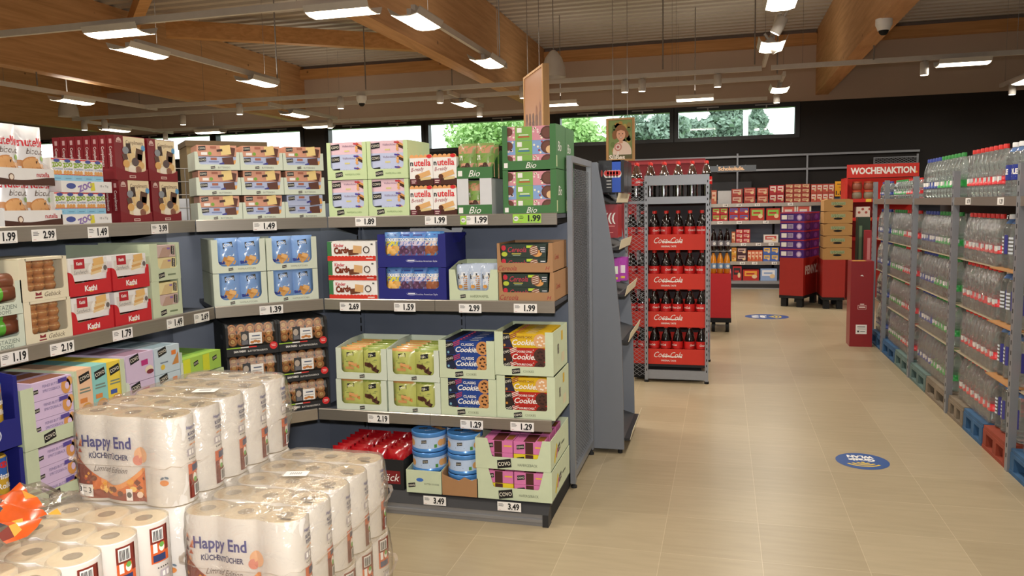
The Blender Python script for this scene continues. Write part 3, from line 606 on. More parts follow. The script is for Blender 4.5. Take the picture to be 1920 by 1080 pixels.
put(gt, 'C1', .752, 0, 0, 'pale grey carton with a narrow slot and green band on the top shelf', 'carton'); put(bp, 'C1', .79, .004, .012, 'green snack pouch seen through the slot of the grey carton', 'snack pouch')
put(bt, 'C1', .752, .193, .0, 'low dark green tray of snack pouches standing on the grey carton', 'tray')
for i, (u, d, t) in enumerate(((.0, .012, 'front left'), (.097, .014, 'front right'), (.0, .09, 'second row left'), (.1, .09, 'second row right'))): put(bp, 'C1', .752+u, .198+(.0 if i < 2 else -.005), d, 'green and brown snack pouch, %s in the low green tray' % t, 'snack pouch', 'pouches in the low green tray', .06)
def pr_ricebar(k):
    def f(m, S):
        a, b = ('#d892a0', '#d892a0') if k else ('#86a6d8', '#86a6d8'); m.rect(S, .055, 0, .145, .07, K('#7fae4f'), 1); m.rect(S, .065, .04, .09, .064, WHITE, 2); line(m, S, .1, .018, .06, .006, '#c0392f' if k else '#3a6fb0', 2); line(m, S, .1, .028, .05, .005, '#e6efda', 2)
        rnd = random.Random(k)
        for i in range(16): m.ell(S, rnd.choice((rnd.uniform(.004, .05), rnd.uniform(.15, .2))), rnd.uniform(.006, .064), .006, .006, K(rnd.choice(('#f0d5d5', '#a33b4a', '#f3ead2'))), 2, 6)
        m.ell(S, .225, .036, .036, .034, K('#5a3328'), 3); m.ell(S, .225, .036, .028, .026, K('#6d4034'), 4); m.ell(S, .02, .045, .022, .022, K('#6b3d30'), 3)
        if not k: m.ell(S, .238, .022, .022, .02, K('#e3bb8b'), 5)
    return box('rice_cake_pack', .255, .071, .2, K('#d892a0' if k else '#86a6d8'), f)
rb = [pr_ricebar(1), pr_ricebar(0)]
def pgr(m, S): m.rect(S, .008, .012, .028, .036, WHITE, 1); m.text(S, 'Bio', .155, .023, .03, WHITE, 1, shear=.35)
def sgr(m, S): m.text(S, 'Bio', .10, .12, .05, WHITE, 1, shear=.3); m.rect(S, .006, .012, .03, .07, K('#c9d6a8'), 1)
gb = tray('display_tray', .283, .227, .25, 'card_bio', (.028, .252, .046, .015, 0), pgr, sgr, back=.232)
for r_ in (0, 1):
    for dp in (0, .255): put(gb, 'C1', 1.003, .229*r_, dp, 'tall dark green carton at the right end of the top shelf, %s %s' % (UL[r_], 'front' if not dp else 'behind'), 'carton', 'tall dark green cartons')
    for i in range(3): put(rb[(i) % 2], 'C1', 1.017, .229*r_+.006+.0715*i, .006, '%s pack, %s of three in the %s tall green carton' % (['pink and green rice cake', 'blue and green rice cake'][i % 2], ['lowest', 'middle', 'topmost'][i], UL[r_]), 'rice cake pack', 'rice cake packs in green cartons')
# ------------------------------------------------------------------ C, second shelf
def pr_cards(m, S):
    m.rect(S, 0, 0, .03, .105, K('#3d7a4a'), 1); m.rect(S, 0, 0, .286, .022, K('#d93a2b'), 2)
    for i in range(14): m.ell(S, .01+.0205*i, .021, .011, .007, K('#d93a2b'), 2, 10)
    m.rect(S, .026, .028, .04, .1, WHITE, 2); m.text(S, 'Kinder', .07, .085, .018, K('#c4283a'), 3, bold=.02, wmax=.06); m.text(S, 'Cards', .085, .058, .036, K('#7a2f14'), 3, bold=.06, rot=.06, wmax=.09)
    bar(m, S, .155, .047, .06, .03, .12, '#6b3a22', 3); bar(m, S, .18, .062, .05, .04, -.1, '#dcae78', 4); m.ring((.232, -.001, .06), .017, .0028, K('#3a2015'), 12, 4); line(m, S, .25, .014, .04, .006, '#f3cfc8', 4); line(m, S, .265, .09, .012, .008, '#555555', 3)
cb = box('wafer_carton', .286, .105, .26, WHITE, pr_cards, lambda m, S: m.rect(S, 0, 0, .26, .022, K('#d93a2b'), 1))
for i in range(3): put(cb, 'C2', .024-.001*i, .1055*i, .0, 'white and red wafer card box, %s of the stack of three' % ['lowest', 'middle', 'topmost'][i], 'biscuit box', 'stack of wafer card boxes', .01)
def pr_ck(c):
    def f(m, S):
        m.rect(S, .0, .115, .093, .155, K('#4f86cc' if c != 0 else '#6b93c8'), 1, 6, 5); m.rect(S, 0, 0, .093, .09, K(['#e7a23f', '#8a5f86', '#8a5f86', '#b57a5a'][c]), 1, 6, 5); m.rect(S, 0, .09, .093, .115, K(['#e5d94c', '#cfc6e0', '#d5cce4', '#e8d8d2'][c]), 1, 6, 3)
        m.text(S, 'COOKIES', .046, .122, .022, WHITE, 3, bold=.05, wmax=.076); line(m, S, .046, .146, .05, .008, '#2a3a8a', 3); line(m, S, .05, .100, .06, .006, '#8a3a6a', 3)
        for i in range(4): m.ell(S, .02+.018*i, .06+.014*(i % 2), .017, .016, K(['#eebb66', '#5a3a58', '#5a3a58', '#9a5a3a'][c]), 3, 9)
    return pouch('cookie_pouch', .093, .162, .05, K(['#5d8fce', '#6b86c8', '#6b86c8', '#4f93d6'][c], .3, .3), f, c)
ck = [pr_ck(i) for i in range(4)]
def pblue(m, S): m.ell(S, .19, .035, .03, .009, K('#8f93c8'), 1); m.ell(S, .19, .037, .027, .006, K('#1c2079'), 2); line(m, S, .19, .036, .04, .006, '#e5e6f2', 3); m.text(S, 'Cookies American Style', .275, .033, .009, K('#d5d6ee'), 1)
kt = tray('display_tray', .386, .175, .33, 'card_blue', (.044, .345, .062, .02, .0), pblue)
for r_ in (0, 1):
    put(kt, 'C2', .319+.002*r_, .177*r_, 0, 'dark blue cookie carton, %s of two on the second shelf' % UL[r_], 'carton', 'dark blue cookie cartons')
    for dp in ((.006,) if not r_ else (.006, .07)):
        for i in range(4): put(ck[i], 'C2', .352+.074*i, .177*r_+.012+(.012 if r_ else 0), dp+.003*(i % 2), '%s cookie pouch, %s from left in the %s dark blue carton%s' % (['yellow', 'purple', 'purple', 'brown'][i], ORD[i], UL[r_], '' if dp < .05 else ', back row'), 'cookie pouch', 'pouches in the dark blue cartons', .05)
m = MB(); m.prism([(.06, .35), (.37, .35), (.38, .37), (.36, .388), (.08, .388), (.06, .375)], .318, .321, 'card_grey'); m.add([(.33, .06, .35), (.39, .16, .355), (.42, .26, .35), (.40, .2, .30), (.385, .1, .3)], [(0, 1, 2, 3, 4)], 'card_blue')
tag(m.build('cardboard_flap', None, on('C2', .319, 0, .0)), 'torn lid flap of the upper dark blue carton', 'carton flap')
def pr_mini(m, S):
    m.rect(S, .0, .05, .07, .12, K('#dfe3ea'), 1, 4, 4); covo(m, S, .035, .1, .042, .1); m.ell(S, .03, .045, .012, .01, K('#d99a4a'), 3)
    for i in range(7): m.rect(S, .048, .03+.011*i, .066, .037+.011*i, K('#b8834a'), 3)
mp = pouch('mini_biscuit_bag', .085, .16, .055, K('#b9c6da', .25, .4), pr_mini, 11)
def pmini(m, S): covo(m, S, .075, .025, .03); m.text(S, 'HAFERWAFFEL', .165, .025, .015, K('#55603f'), 1, wmax=.1)
mt_ = tray('display_tray', .266, .165, .30, 'card_green', (.045, .215, .055, .016, .012), pmini, hs=.165, back=.2)
put(mt_, 'C2', .722, 0, 0, 'pale green tray of mini biscuit bags between the blue and brown cartons', 'tray')
for i in range(3):
    for dp, t in ((.008, 'front'), (.08, 'back')): put(mp, 'C2', .752+.066*i, .03, dp+.004*i, 'silvery mini biscuit bag, %s from left, %s row of pale green tray' % (ORD[i], t), 'biscuit bag', 'mini biscuit bags', .1)
def pr_cer(m, S):
    m.rect(S, 0, 0, .235, .066, K('#24352c'), 1); m.text(S, 'Cereola', .085, .042, .028, K('#b8324a'), 2, bold=.01, shear=.25, wmax=.1); m.ell(S, .012, .05, .012, .014, K('#c4283a'), 2); bar(m, S, .15, .056, .034, .013, 0, '#b7d63a', 2); line(m, S, .08, .02, .05, .005, '#c2b24a', 2); line(m, S, .08, .012, .04, .004, '#8aa08a', 2)
    m.ell(S, .172, .036, .024, .026, K('#8a5a44'), 3); m.ell(S, .188, .022, .026, .018, K('#d99a55'), 2); m.ell(S, .016, .018, .016, .012, K('#b5c23a'), 2)
    for i in range(4): bar(m, S, .172, .022+.01*i, .036, .003, .3, '#e8d8c8', 4)
    bar(m, S, .218, .04, .03, .03, 0, '#3f4a52', 2); line(m, S, .218, .05, .024, .004, '#dddddd', 3); line(m, S, .218, .04, .024, .004, '#dddddd', 3); line(m, S, .218, .03, .02, .004, '#bbbbbb', 3)
cp = box('biscuit_pack', .235, .068, .1, K('#24352c'), pr_cer)
def pcer(m, S): m.text(S, 'Cereola', .055, .022, .026, K('#9c2c34'), 1, shear=.3, wmax=.1); m.text(S, 'H', .265, .022, .02, K('#9c2c34'), 1, shear=.3)
def scer(m, S): m.text(S, 'Cereola', .1, .075, .03, K('#b0302c'), 1, shear=.3, wmax=.1)
ct = tray('display_tray', .292, .15, .36, 'card_kraft', (.02, .265, .048, .01, .006), pcer, scer)
for r_ in (0, 1):
    put(ct, 'C2', .993-.006*r_, .151*r_, 0, 'brown cardboard tray, %s of two at the right end of the second shelf' % UL[r_], 'tray', 'brown cardboard trays')
    for dp in (0, 1):
        for i in range(2): put(cp, 'C2', 1.015-.006*r_, .151*r_+.006+.069*i, .006+.105*dp, 'dark green biscuit pack, %s, %s brown tray%s' % (UL[i], UL[r_], ', behind the front pack' if dp else ', front'), 'biscuit pack', 'dark green biscuit packs')
# ------------------------------------------------------------------ C, third shelf
def pr_grn(c):
    def f(m, S):
        m.rect(S, .0, .15, .125, .163, K('#d99a5c' if c == 0 else '#8fa045'), 1, 6, 4); covo(m, S, .062, .128, .042, .08); line(m, S, .06, .1, .06, .007, '#8a9455'); line(m, S, .06, .09, .045, .004, '#8a9455'); rnd = random.Random(c)
        for i in range(8): bar(m, S, .03+.06*rnd.random(), .045+.035*rnd.random(), .05 if c == 0 else .03, .014 if c == 0 else .02, rnd.uniform(-.6, .2), rnd.choice(('#d98f50', '#c97a3e', '#e0a468')) if c == 0 else rnd.choice(('#4a2a20', '#5c362a', '#3a2018')), 3+i % 3)
    return pouch('biscuit_pouch', .128, .165, .05, K('#bcc06a', .25, .35), f, 20+c)
gp = [pr_grn(0), pr_grn(1)]
def pgn(m, S): covo(m, S, .15, .018, .03)
gtray = tray('display_tray', .293, .168, .34, 'card_pale', (.03, .262, .036, .02, .0), pgn, back=.19)
for r_ in (0, 1):
    for c in (0, 1):
        u = .102+.303*c+.006*r_*(1-c); w_ = UL[r_]+' '+LR[c]
        put(gtray, 'C3', u, .171*r_, 0, 'pale green tray of foil pouches on the third shelf, %s of four' % w_, 'tray', 'pale green pouch trays')
        for rw in range(5 if r_ else 1):
            for i in (0, 1): put(gp[i], 'C3', u+.018+.127*i, .171*r_+.005, .006+.062*rw, 'green foil pouch with %s, %s tray%s' % (['biscuit sticks', 'dark chocolate'][i], w_, ', front' if rw == 0 else ', row %d from the front' % (rw+1)), 'biscuit pouch', 'green foil pouches', .05)
def pr_cookie(c):
    base = ['#24448f', '#d9b01f', '#b2261f'][c]
    def f(m, S):
        m.poly(S, [(0, 0), (.07, 0), (.045, .07), (0, .07)], K(['#1c2340', '#26223a', '#2a1a18'][c]), 1); covo(m, S, .03, .05, .05, .25, 3)
        for i in range(3): bar(m, S, .07, .05+.009*i, .04, .004, .4, ['#c43a4a', '#8a2a3a', '#e8e0d8'][c], 2)
        m.text(S, ['CLASSIC', 'WHITE CHOC', 'DOUBLE CHOC'][c], .13, .054, .013, WHITE if c != 1 else K('#8a5f1a'), 3, bold=.02, wmax=.08); m.text(S, 'Cookies', .13, .028, .027, WHITE, 3, shear=.3, bold=.02, wmax=.13)
        cookie(m, S, .212, .036, .036, ['#c98c52', '#d9a878', '#4a2a20'][c], ['#3a2015', '#f0e2d0', '#2a1510'][c], 4, 8)
        rnd = random.Random(c)
        for i in range(6): m.ell(S, rnd.uniform(.06, .18), rnd.uniform(.004, .066), .0025, .0025, WHITE, 2, 5)
        for i in range(2): m.ell(S, .008+.018*i, .012, .006, .007, K(['#7fb0c8', '#c88a3a', '#c88a3a'][c]), 3, 8)
    def tp(m, S): m.rect(S, 0, 0, .05, .045, K('#1c1c2c'), 1); bar(m, S, .09, .02, .05, .006, .3, '#b03040'); line(m, S, .16, .02, .05, .008, '#f0e8d8')
    return box('cookie_pack', .25, .072, .042, K(base, .35, .2), f, None, tp)
cc = [pr_cookie(i) for i in range(3)]
def pcl(m, S): covo(m, S, .11, .022, .044); m.text(S, 'COOKIES', .175, .022, .014, K('#6b7358'), 1, wmax=.055)
def scl(m, S): covo(m, S, .12, .12, .05, 1.57); m.rect(S, .2, .15, .24, .2, K('#d9b01f'), 1); line(m, S, .24, .06, .08, .05, '#d8cfae', 1)
ctr = [tray('display_tray', .30, .197, .36, 'card_green', (.04, .258, .046, .012, .0), pcl, scl), tray('display_tray', .303, .222, .36, 'card_green', (.044, .262, .046, .012, .0), pcl, scl)]
for c in (0, 1):
    for r_ in (0, 1):
        H_ = (.199, .225)[c]; u = (.701, 1.003)[c]-.006*r_; w_ = UL[r_]+' '+['blue', 'yellow and red'][c]
        put(ctr[c], 'C3', u, H_*r_, 0, 'pale green tray of %s cookie packs, %s one' % (['blue', 'yellow and red'][c], UL[r_]), 'tray', 'cookie trays')
        for rw in range(7 if r_ else 1):
            for i in range(3):
                if rw and i < 2: continue
                k = 0 if c == 0 else [2, 2, 1][i]; nm = ['blue cookie pack', 'yellow cookie pack', 'red double chocolate cookie pack'][k]
                put(cc[k], 'C3', u+.026, H_*r_+([.004, .05, .122][i] if c == 0 else [.004, .068, .141][i])-(.002 if i == 0 else 0), .005+.0455*rw+(.002 if i == 0 else 0), '%s, %s, %s tray, %s' % (nm, ['lowest', 'middle', 'topmost'][i], w_, 'front row' if rw == 0 else 'row %d back' % (rw+1)), 'cookie pack', 'cookie packs on the third shelf')
# ------------------------------------------------------------------ C, bottom
def pr_red(m, S): m.text(S, 'Gebäck', .055, .08, .03, WHITE, 2, shear=.3, wmax=.09); m.ell(S, .05, .14, .03, .02, K('#7a1018'), 1)
rp = pouch('gingerbread_bag', .105, .20, .05, K('#b0151f', .2, .6), pr_red, 31)
bt2 = tray('display_tray', .21, .16, .42, 'card_black', None, lambda m, S: (m.rect(S, .02, .03, .19, .1, K('#7a1a20'), 1), m.text(S, 'Gebäck', .1, .065, .04, WHITE, 2, shear=.3)))
for c in (0, 1):
    u = .085+.215*c; put(bt2, 'C0', u, 0, .02, 'black tray of red bags on the bottom shelf, %s one' % LR[c], 'tray', 'black trays of red bags')
    for rw in range(7):
        for i in (0, 1): put(rp, 'C0', u+.002+.1*i, .006, .03+.052*rw, 'shiny red bag, %s column of the %s black tray, row %d from front' % (LR[i], LR[c], rw+1), 'bag', 'red bags on the bottom shelf', .12)
def tin():
    r = empty('cookie_tin'); R_, h = .092, .104; CB = mat('tin_blue', '#4f8fd6', .3, .2, coat=.3)
    b = MB(); b.lathe([(R_*.97, 0), (R_, .004), (R_, .012), (R_*.965, .016), (R_*.965, .078)], CB, 28)
    S = lambda u, v, l: (math.sin(u/R_)*(R_*.966+l*LIFT), -math.cos(u/R_)*(R_*.966+l*LIFT), v)
    b.rect(S, -.22, .018, .22, .076, K('#b9cdea'), 1, 30, 1); covo(b, S, -.01, .055, .03, .05, 3); line(b, S, -.01, .034, .05, .005, '#8a97b5'); b.rect(S, .045, .022, .06, .04, K('#4a8a3a'), 2)
    for cu in (-.09, .085, .11): b.ell(S, cu, .045, .02, .018, K('#d9a468'), 3)
    body = b.build('tin_body', r); l = MB(); l.lathe([(R_*.99, .078), (R_*1.015, .08), (R_*1.015, .096), (R_, .101), (R_*.94, .1005), (R_*.93, .0985), (.01, .0985)], CB, 28)
    T = flat((0, 0, .0985), (1, 0, 0), (0, 1, 0), (0, 0, 1)); covo(l, T, -.035, .01, .045, .1, 3); l.text(T, 'Butter Cookies', .02, -.01, .018, WHITE, 2, wmax=.08, rot=.5)
    for i in range(5): l.ell(T, .02+.012*i, .045-.01*i, .02, .015, K(('#d9a468', '#8a4a2a')[i % 2]), 2+i % 3)
    return Proto(r, [body, l.build('lid', r)])
tn = tin()
def ptin(m, S): covo(m, S, .03, .04, .04); m.ell(S, .075, .07, .02, .01, K('#3a6fc0'), 1); m.text(S, 'BUTTER COOKIES', .14, .05, .012, K('#5a6350'), 1, wmax=.08)
tt = [tray('display_tray', .192, .12, .4, 'card_green', None, ptin, back=.14), tray('display_tray', .192, .12, .4, 'card_kraft', None, None, back=.14, wave=[(.192, .10), (.16, .085), (.12, .1), (.09, .08), (.05, .092), (.0, .11)])]
m = MB()
for c in (0, 1):
    u = .532+.197*c; put(tt[c], 'C0', u, 0, 0, ['pale green tray holding blue cookie tins, beside the red bags', 'torn brown cardboard tray holding blue cookie tins'][c], 'tray')
    for dp in (0, 1):
        for k in range(3):
            p = on('C0', u+.096, .004+.1045*k, .10+.19*dp); tn.place(p, .2*random.uniform(-1, 1), 'round blue cookie tin, %s layer, %s of the %s tray' % (['lowest', 'middle', 'top'][k], ['front', 'back'][dp], ['pale green', 'torn brown'][c]), 'cookie tin', 'blue cookie tins')
def pr_pink(m, S):
    m.rect(S, .06, 0, .1, .06, K('#4a2320'), 1); covo(m, S, .15 if False else .035, .035, .04, .1); line(m, S, .13, .035, .04, .008, '#e7b84a')
def tpk(m, S): m.rect(S, .05, 0, .11, .13, K('#5a2a24'), 1); m.rect(S, .115, .02, .15, .1, K('#8a5a2a'), 1)
pk = [box('oat_biscuit_pack', .155, .062, .13, K('#d97ab0', .3, .3), pr_pink, None, tpk), box('oat_biscuit_pack', .155, .062, .13, K('#e3cb2f', .3, .3), pr_pink, None, tpk)]
def ppk(m, S): covo(m, S, .15, .03, .075); m.text(S, 'HAFERGEBÄCK', .27, .028, .02, K('#5b6350'), 1, wmax=.1)
def spk(m, S): covo(m, S, .2, .07, .06); line(m, S, .3, .07, .08, .01, '#5b6350'); bar(m, S, .12, .06, .1, .03, .9, '#d9c23a', 1); bar(m, S, .15, .055, .05, .02, .9, '#c8558f', 2)
pt = tray('display_tray', .388, .156, .46, 'card_green', (.085, .325, .062, .012, .022), ppk, spk)
for r_ in (0, 1):
    put(pt, 'C0', .916-.004*r_, .157*r_, 0, 'wide pale green tray of pink biscuit packs, %s of two at the bottom right' % UL[r_], 'tray', 'wide trays of pink packs')
    for rw in range(3 if r_ else 1):
        for c in (0, 1):
            for i in (0, 1):
                k = 1 if (i == 0 and c == 1 - (1-r_)) else 0
                put(pk[k], 'C0', .95+.16*c, .157*r_+.02+.0635*i, .008+.14*rw, '%s biscuit pack, %s %s in row %d of the %s wide tray' % (['pink', 'yellow'][k], UL[i], LR[c], rw+1, UL[r_]), 'biscuit pack', 'pink and yellow packs')
# ------------------------------------------------------------------ B, corner unit
def pr_but(c):
    def f(m, S):
        covo(m, S, .025, .04, .036, .05); line(m, S, .08, .045, .03, .012, '#a8654f'); bar(m, S, .16, .026, .05, .042, -.2, '#5a2f20', 3) if c == 0 else None
        if c == 0: bar(m, S, .140, .032, .05, .048, .12, '#ecd08a', 4); bar(m, S, .11, .03, .028, .012, .15, '#3a2018', 5); m.rect(S, .02, .006, .05, .02, WHITE, 2); m.ell(S, .062, .014, .009, .009, K('#7aa83a'), 3)
        else: bar(m, S, .150, .028, .055, .05, .1, '#5c3324', 4); bar(m, S, .176, .022, .03, .03, .2, '#e0a05a', 3); line(m, S, .08, .03, .05, .006, '#7a88b5'); bar(m, S, .118, .02, .024, .01, .3, '#3a3a8a', 5)
    return box('butter_biscuit_pack', .195, .056, .2, K('#d59a80' if c == 0 else '#b3bddd'), f)
bb = [pr_but(0), pr_but(1)]
def pbt(m, S): covo(m, S, .085, .013, .022); m.text(S, 'BUTTERKEKS', .14, .013, .011, K('#7a7a70'), 1, wmax=.06)
btt = tray('display_tray', .219, .128, .26, 'card_pale', (.02, .199, .028, .012, .006), pbt, hs=.092, back=.092)
for r_ in range(3):
    for c in range(3):
        u = .02+.2215*c; w_ = ['bottom', 'middle', 'top'][r_]+' row '+['left', 'centre', 'right'][c]
        put(btt, 'B1', u, .130*r_, 0, 'pale tray of butter biscuits on the corner shelf, %s' % w_, 'tray', 'butter biscuit trays')
        for i in (0, 1):
            k = 1 if i == 0 or (r_ == 0 and c == 2) else 0
            put(bb[k], 'B1', u+.012, .130*r_+.012+.058*i, .005, '%s butter biscuit pack, %s in the %s tray' % (['orange brown', 'pale blue'][k], UL[i], w_), 'biscuit pack', 'butter biscuit packs')
# crate beyond the corner unit
m = MB(); m.box(0, .42, 0, .3, 0, .42, mat('crate_brown', '#7d6a45', .7)); m.box(-.005, .425, -.005, .305, .40, .43, mat('crate_rim', '#5f4f35', .7)); 
o = m.build('brown_carton', None, on('B1', .02, 0, .27)); o.rotation_euler = (0, 0, PI/4); tag(o, 'brown carton standing behind the left butter biscuit trays', 'carton')
def pr_bl(m, S):
    covo(m, S, .06, .135, .05, .1); line(m, S, .06, .10, .05, .008, '#7f94c8'); line(m, S, .06, .085, .06, .012, '#e6eef8'); rnd = random.Random(5)
    for i in range(7): bar(m, S, .045+.04*rnd.random(), .038+.03*rnd.random(), .035, .02, rnd.uniform(-.5, .8), rnd.choice(('#d9a05a', '#e3b06c', '#c98d48')), 3+i % 3)
    bar(m, S, .025, .045, .03, .016, .2, '#2f3f8f', 6)
lb = pouch('blue_biscuit_pouch', .118, .172, .055, K('#82a6dc', .25, .25), pr_bl, 41)
def pbl(m, S): covo(m, S, .09, .018, .024); m.text(S, 'WAFFELPLÄTZCHEN', .17, .018, .012, K('#777a6a'), 1, wmax=.09)
def sbl(m, S): m.rect(S, .06, .05, .12, .15, K('#3a5fa8'), 1)
blt = tray('display_tray', .268, .172, .34, 'card_pale', (.03, .24, .034, .03, .0), pbl)
for r_ in (0, 1):
    for c in (0, 1):
        u = .005+.274*c; w_ = UL[r_]+' '+LR[c]; put(blt, 'B2', u, .175*r_, 0, 'pale tray of blue pouches on the corner shelf, %s of four' % w_, 'tray', 'pale trays of blue pouches')
        for i in (0, 1): put(lb, 'B2', u+.022+.11*i, .175*r_+.008, .006, 'shiny blue biscuit pouch, %s in the %s corner tray' % (LR[i], w_), 'biscuit pouch', 'blue biscuit pouches', .05)
def pastry_tray():
    r = empty('pastry_tray'); w, h, d = .262, .166, .36; b = MB()
    b.box(0, w, .003, d, 0, .004, 'card_black'); b.box(0, w, d-.004, d, 0, h, 'card_black')
    for a in (0, w-.012): b.prism([(.003, 0), (d, 0), (d, h), (.02, h), (.003, h*.9)], a, a+.012, 'card_black', 'x')
    for z in (.07, .1): b.ell(flat((0, d, 0), (0, -1, 0), (0, 0, 1), (-1, 0, 0)), .15+z, .09, .012, .014, K('#555a62'), 1)
    body = b.build('carton_body', r); f = MB(); f.box(0, w, 0, .003, 0, .046, 'card_black')
    f.rect(FRONT, 0, .04, .07, .046, K('#9ac23a'), 1); f.rect(FRONT, .07, .04, .11, .046, WHITE, 1); f.rect(FRONT, .11, .04, .15, .046, K('#d83a34'), 1)
    f.text(FRONT, 'SAN FABIO', .065, .024, .016, WHITE, 1, bold=.03, wmax=.06); f.text(FRONT, 'BLÄTTERTEIGGEBÄCK', .155, .022, .012, WHITE, 1, wmax=.1); f.ell(FRONT, .236, .04, .02, .02, K('#d8262a'), 2, 20); line(f, FRONT, .236, .045, .024, .003, '#f6d5d0', 3); line(f, FRONT, .236, .037, .02, .003, '#f6d5d0', 3)
    front = f.build('front_panel', r); g = MB()
    g.prism([(.008, .046), (.008, .112), (.03, .16), (d-.01, .163), (d-.01, .158), (.034, .155), (.013, .11), (.013, .046)], .012, w-.012, 'pet_lid', 'x')
    T = flat((0, .0075, 0)); g.rect(T, .09, .055, .18, .115, WHITE, 1); g.rect(T, .075, .055, .115, .125, K('#3a3a3e'), 2); g.ell(T, .092, .095, .014, .018, K('#b5a79a'), 3); g.rect(T, .08, .056, .11, .078, K('#6a6a70'), 3); line(g, T, .15, .098, .04, .006, '#55607a', 3); line(g, T, .148, .082, .05, .003, '#777777', 3)
    for i in range(3): g.ell(T, .13+.016*i, .066+.004*(i % 2), .01, .007, K('#c98548'), 3)
    lid = g.build('clear_lid', r)
    return Proto(r, [body, front, lid])
pst = pastry_tray()
def swirl():
    m = MB()
    for R_, rr, mt in ((.024, .008, 'pastry'), (.010, .0075, 'pastry_pale')): m.ring((0, 0, 0), R_, rr, mt, 14, 6)
    m.ell(flat((0, -.002, 0)), 0, 0, .016, .016, 'pastry_pale', 0); return Proto(m.build('puff_pastry_swirl'))
sw = swirl()
for c in (0, 1):
    for r_ in range(3):
        u = (-.046, .218)[c]; z = .167*r_; w_ = ['bottom', 'middle', 'top'][r_]+' '+LR[c]
        put(pst, 'B3', u, z, 0, 'black tray of puff pastry under a clear lid, %s of the corner stacks' % w_, 'pastry tray', 'black pastry trays')
        for i in range(5):
            for j in range(3):
                q = put(sw, 'B3', u+.038+.046*i, z+.070+.032*j, .034+.008*j, 'puff pastry swirl, %s row, %s from left, in the %s black tray' % (['lower', 'middle', 'upper'][j], ORD[i], w_), 'pastry', 'puff pastry swirls'); q.rotation_euler = (random.uniform(-.25, .1), random.uniform(0, 6), axes('B3')[3]+random.uniform(-.3, .3)); q.scale = (.78, .78, .78)
# ------------------------------------------------------------------ A, top shelf
def pr_nut(m, S):
    m.rect(S, 0, .0, .135, .04, K('#eadfd2'), 1, 6, 3); m.text(S, 'nutella', .068, .158, .034, K('#cf2230'), 2, bold=.02, wmax=.112); m.text(S, 'biscuits', .085, .122, .024, K('#6a5a50'), 2, shear=.2, wmax=.09)
    m.ell(S, .06, .065, .042, .036, K('#c98a52'), 3, 20); m.ell(S, .058, .066, .036, .030, K('#dca66e'), 4, 20); m.ell(S, .082, .055, .022, .03, K('#4a2a1c'), 2); m.ell(S, .015, .075, .02, .012, K('#c08550'), 2); m.ell(S, .115, .095, .012, .01, K('#8fb35a'), 3); m.ell(S, .11, .055, .03, .02, K('#e0b896'), 2)
nbag = pouch('cookie_bag', .136, .222, .06, K('#e9e8ea', .25, .4), pr_nut, 51)
def pntray(m, S):
    m.strip(S, 0, .27, lambda u: 0, lambda u: .025+.006*math.sin(u*20+2.5), K('#4a281c'), 1, 14); m.ell(S, .07, .03, .013, .014, K('#6b4430'), 2); m.ell(S, .07, .03, .009, .01, K('#e8d9c8'), 3); m.text(S, 'nutella', .215, .042, .018, K('#b53038'), 2, bold=.02, wmax=.06)
ntray = tray('display_tray', .27, .065, .30, 'card_white', None, pntray, back=.16)
for r_, u in ((0, 2.36), (1, 2.335)):
    put(ntray, 'A1', u, .163*r_, 0, 'white and brown tray of cookie bags on the top left shelf, %s one' % UL[r_], 'tray', 'white and brown trays')
    for i in (-1, 0, 1):
        if i < 0 and not r_: continue
        put(nbag, 'A1', u+.0+.128*i if i else u+.0, .163*r_+.012, .008-.0+.012*i if i >= 0 else .02, 'white cookie bag with red lettering, %s of the %s tray' % (['left', 'right', 'beyond the left end'][i], UL[r_]), 'cookie bag', 'white cookie bags', .04) if i >= 0 else None
def pr_zoo(m, S):
    w, h = .054, .09; m.rect(S, 0, h-.005, w, h, K('#d8343a'), 2); m.rect(S, 0, 0, w, .026, K('#8fc6e2'), 1); m.ell(S, w/2, .082, .016, .007, K('#46539a'), 3); m.text(S, 'ZOO', w/2, .066, .017, K('#8fae2f'), 3, bold=.06, rot=.1, wmax=.05); m.text(S, 'Cookies', w/2+.004, .050, .010, K('#3f5aa0'), 3, shear=.3)
    for i in range(3): m.ell(S, .012+.015*i, .034, .008, .009, K('#dba05a'), 3, 8)
    line(m, S, w/2, .026, w, .004, '#d8543a', 2); line(m, S, w/2, .01, .03, .003, '#5f8fb0', 2)
zp = box('animal_cookie_box', .054, .092, .04, WHITE, pr_zoo, None, lambda m, S: m.rect(S, 0, 0, .054, .04, K('#d8343a'), 1))
def pzt(m, S): m.ell(S, .05, .026, .025, .012, K('#46539a'), 1); m.text(S, 'ZOO', .125, .024, .024, K('#8a6fb0'), 1, bold=.05, rot=.3); bar(m, S, .165, .024, .024, .034, .1, '#d8cf3a', 1); m.text(S, '18 x 75g', .23, .028, .01, K('#777777'), 1)
ztray = tray('display_tray', .275, .047, .20, 'card_white', None, pzt)
for r_, u, n in ((0, 2.622, 5), (1, 2.636, 5)):
    put(ztray, 'A1', u, .138*r_, 0, 'low white tray of small animal cookie boxes, %s one' % UL[r_], 'tray', 'white animal cookie trays')
    for rw in (0, 1):
        for i in range(n): put(zp, 'A1', u-.014+.0 + .0545*i if not r_ else u-.03+.0545*i, .138*r_+.047-.0, .012+.045*rw, 'small animal cookie box, %s from left, %s tray, %s row' % (ORD[i], UL[r_], ['front', 'back'][rw]), 'cookie box', 'animal cookie boxes')
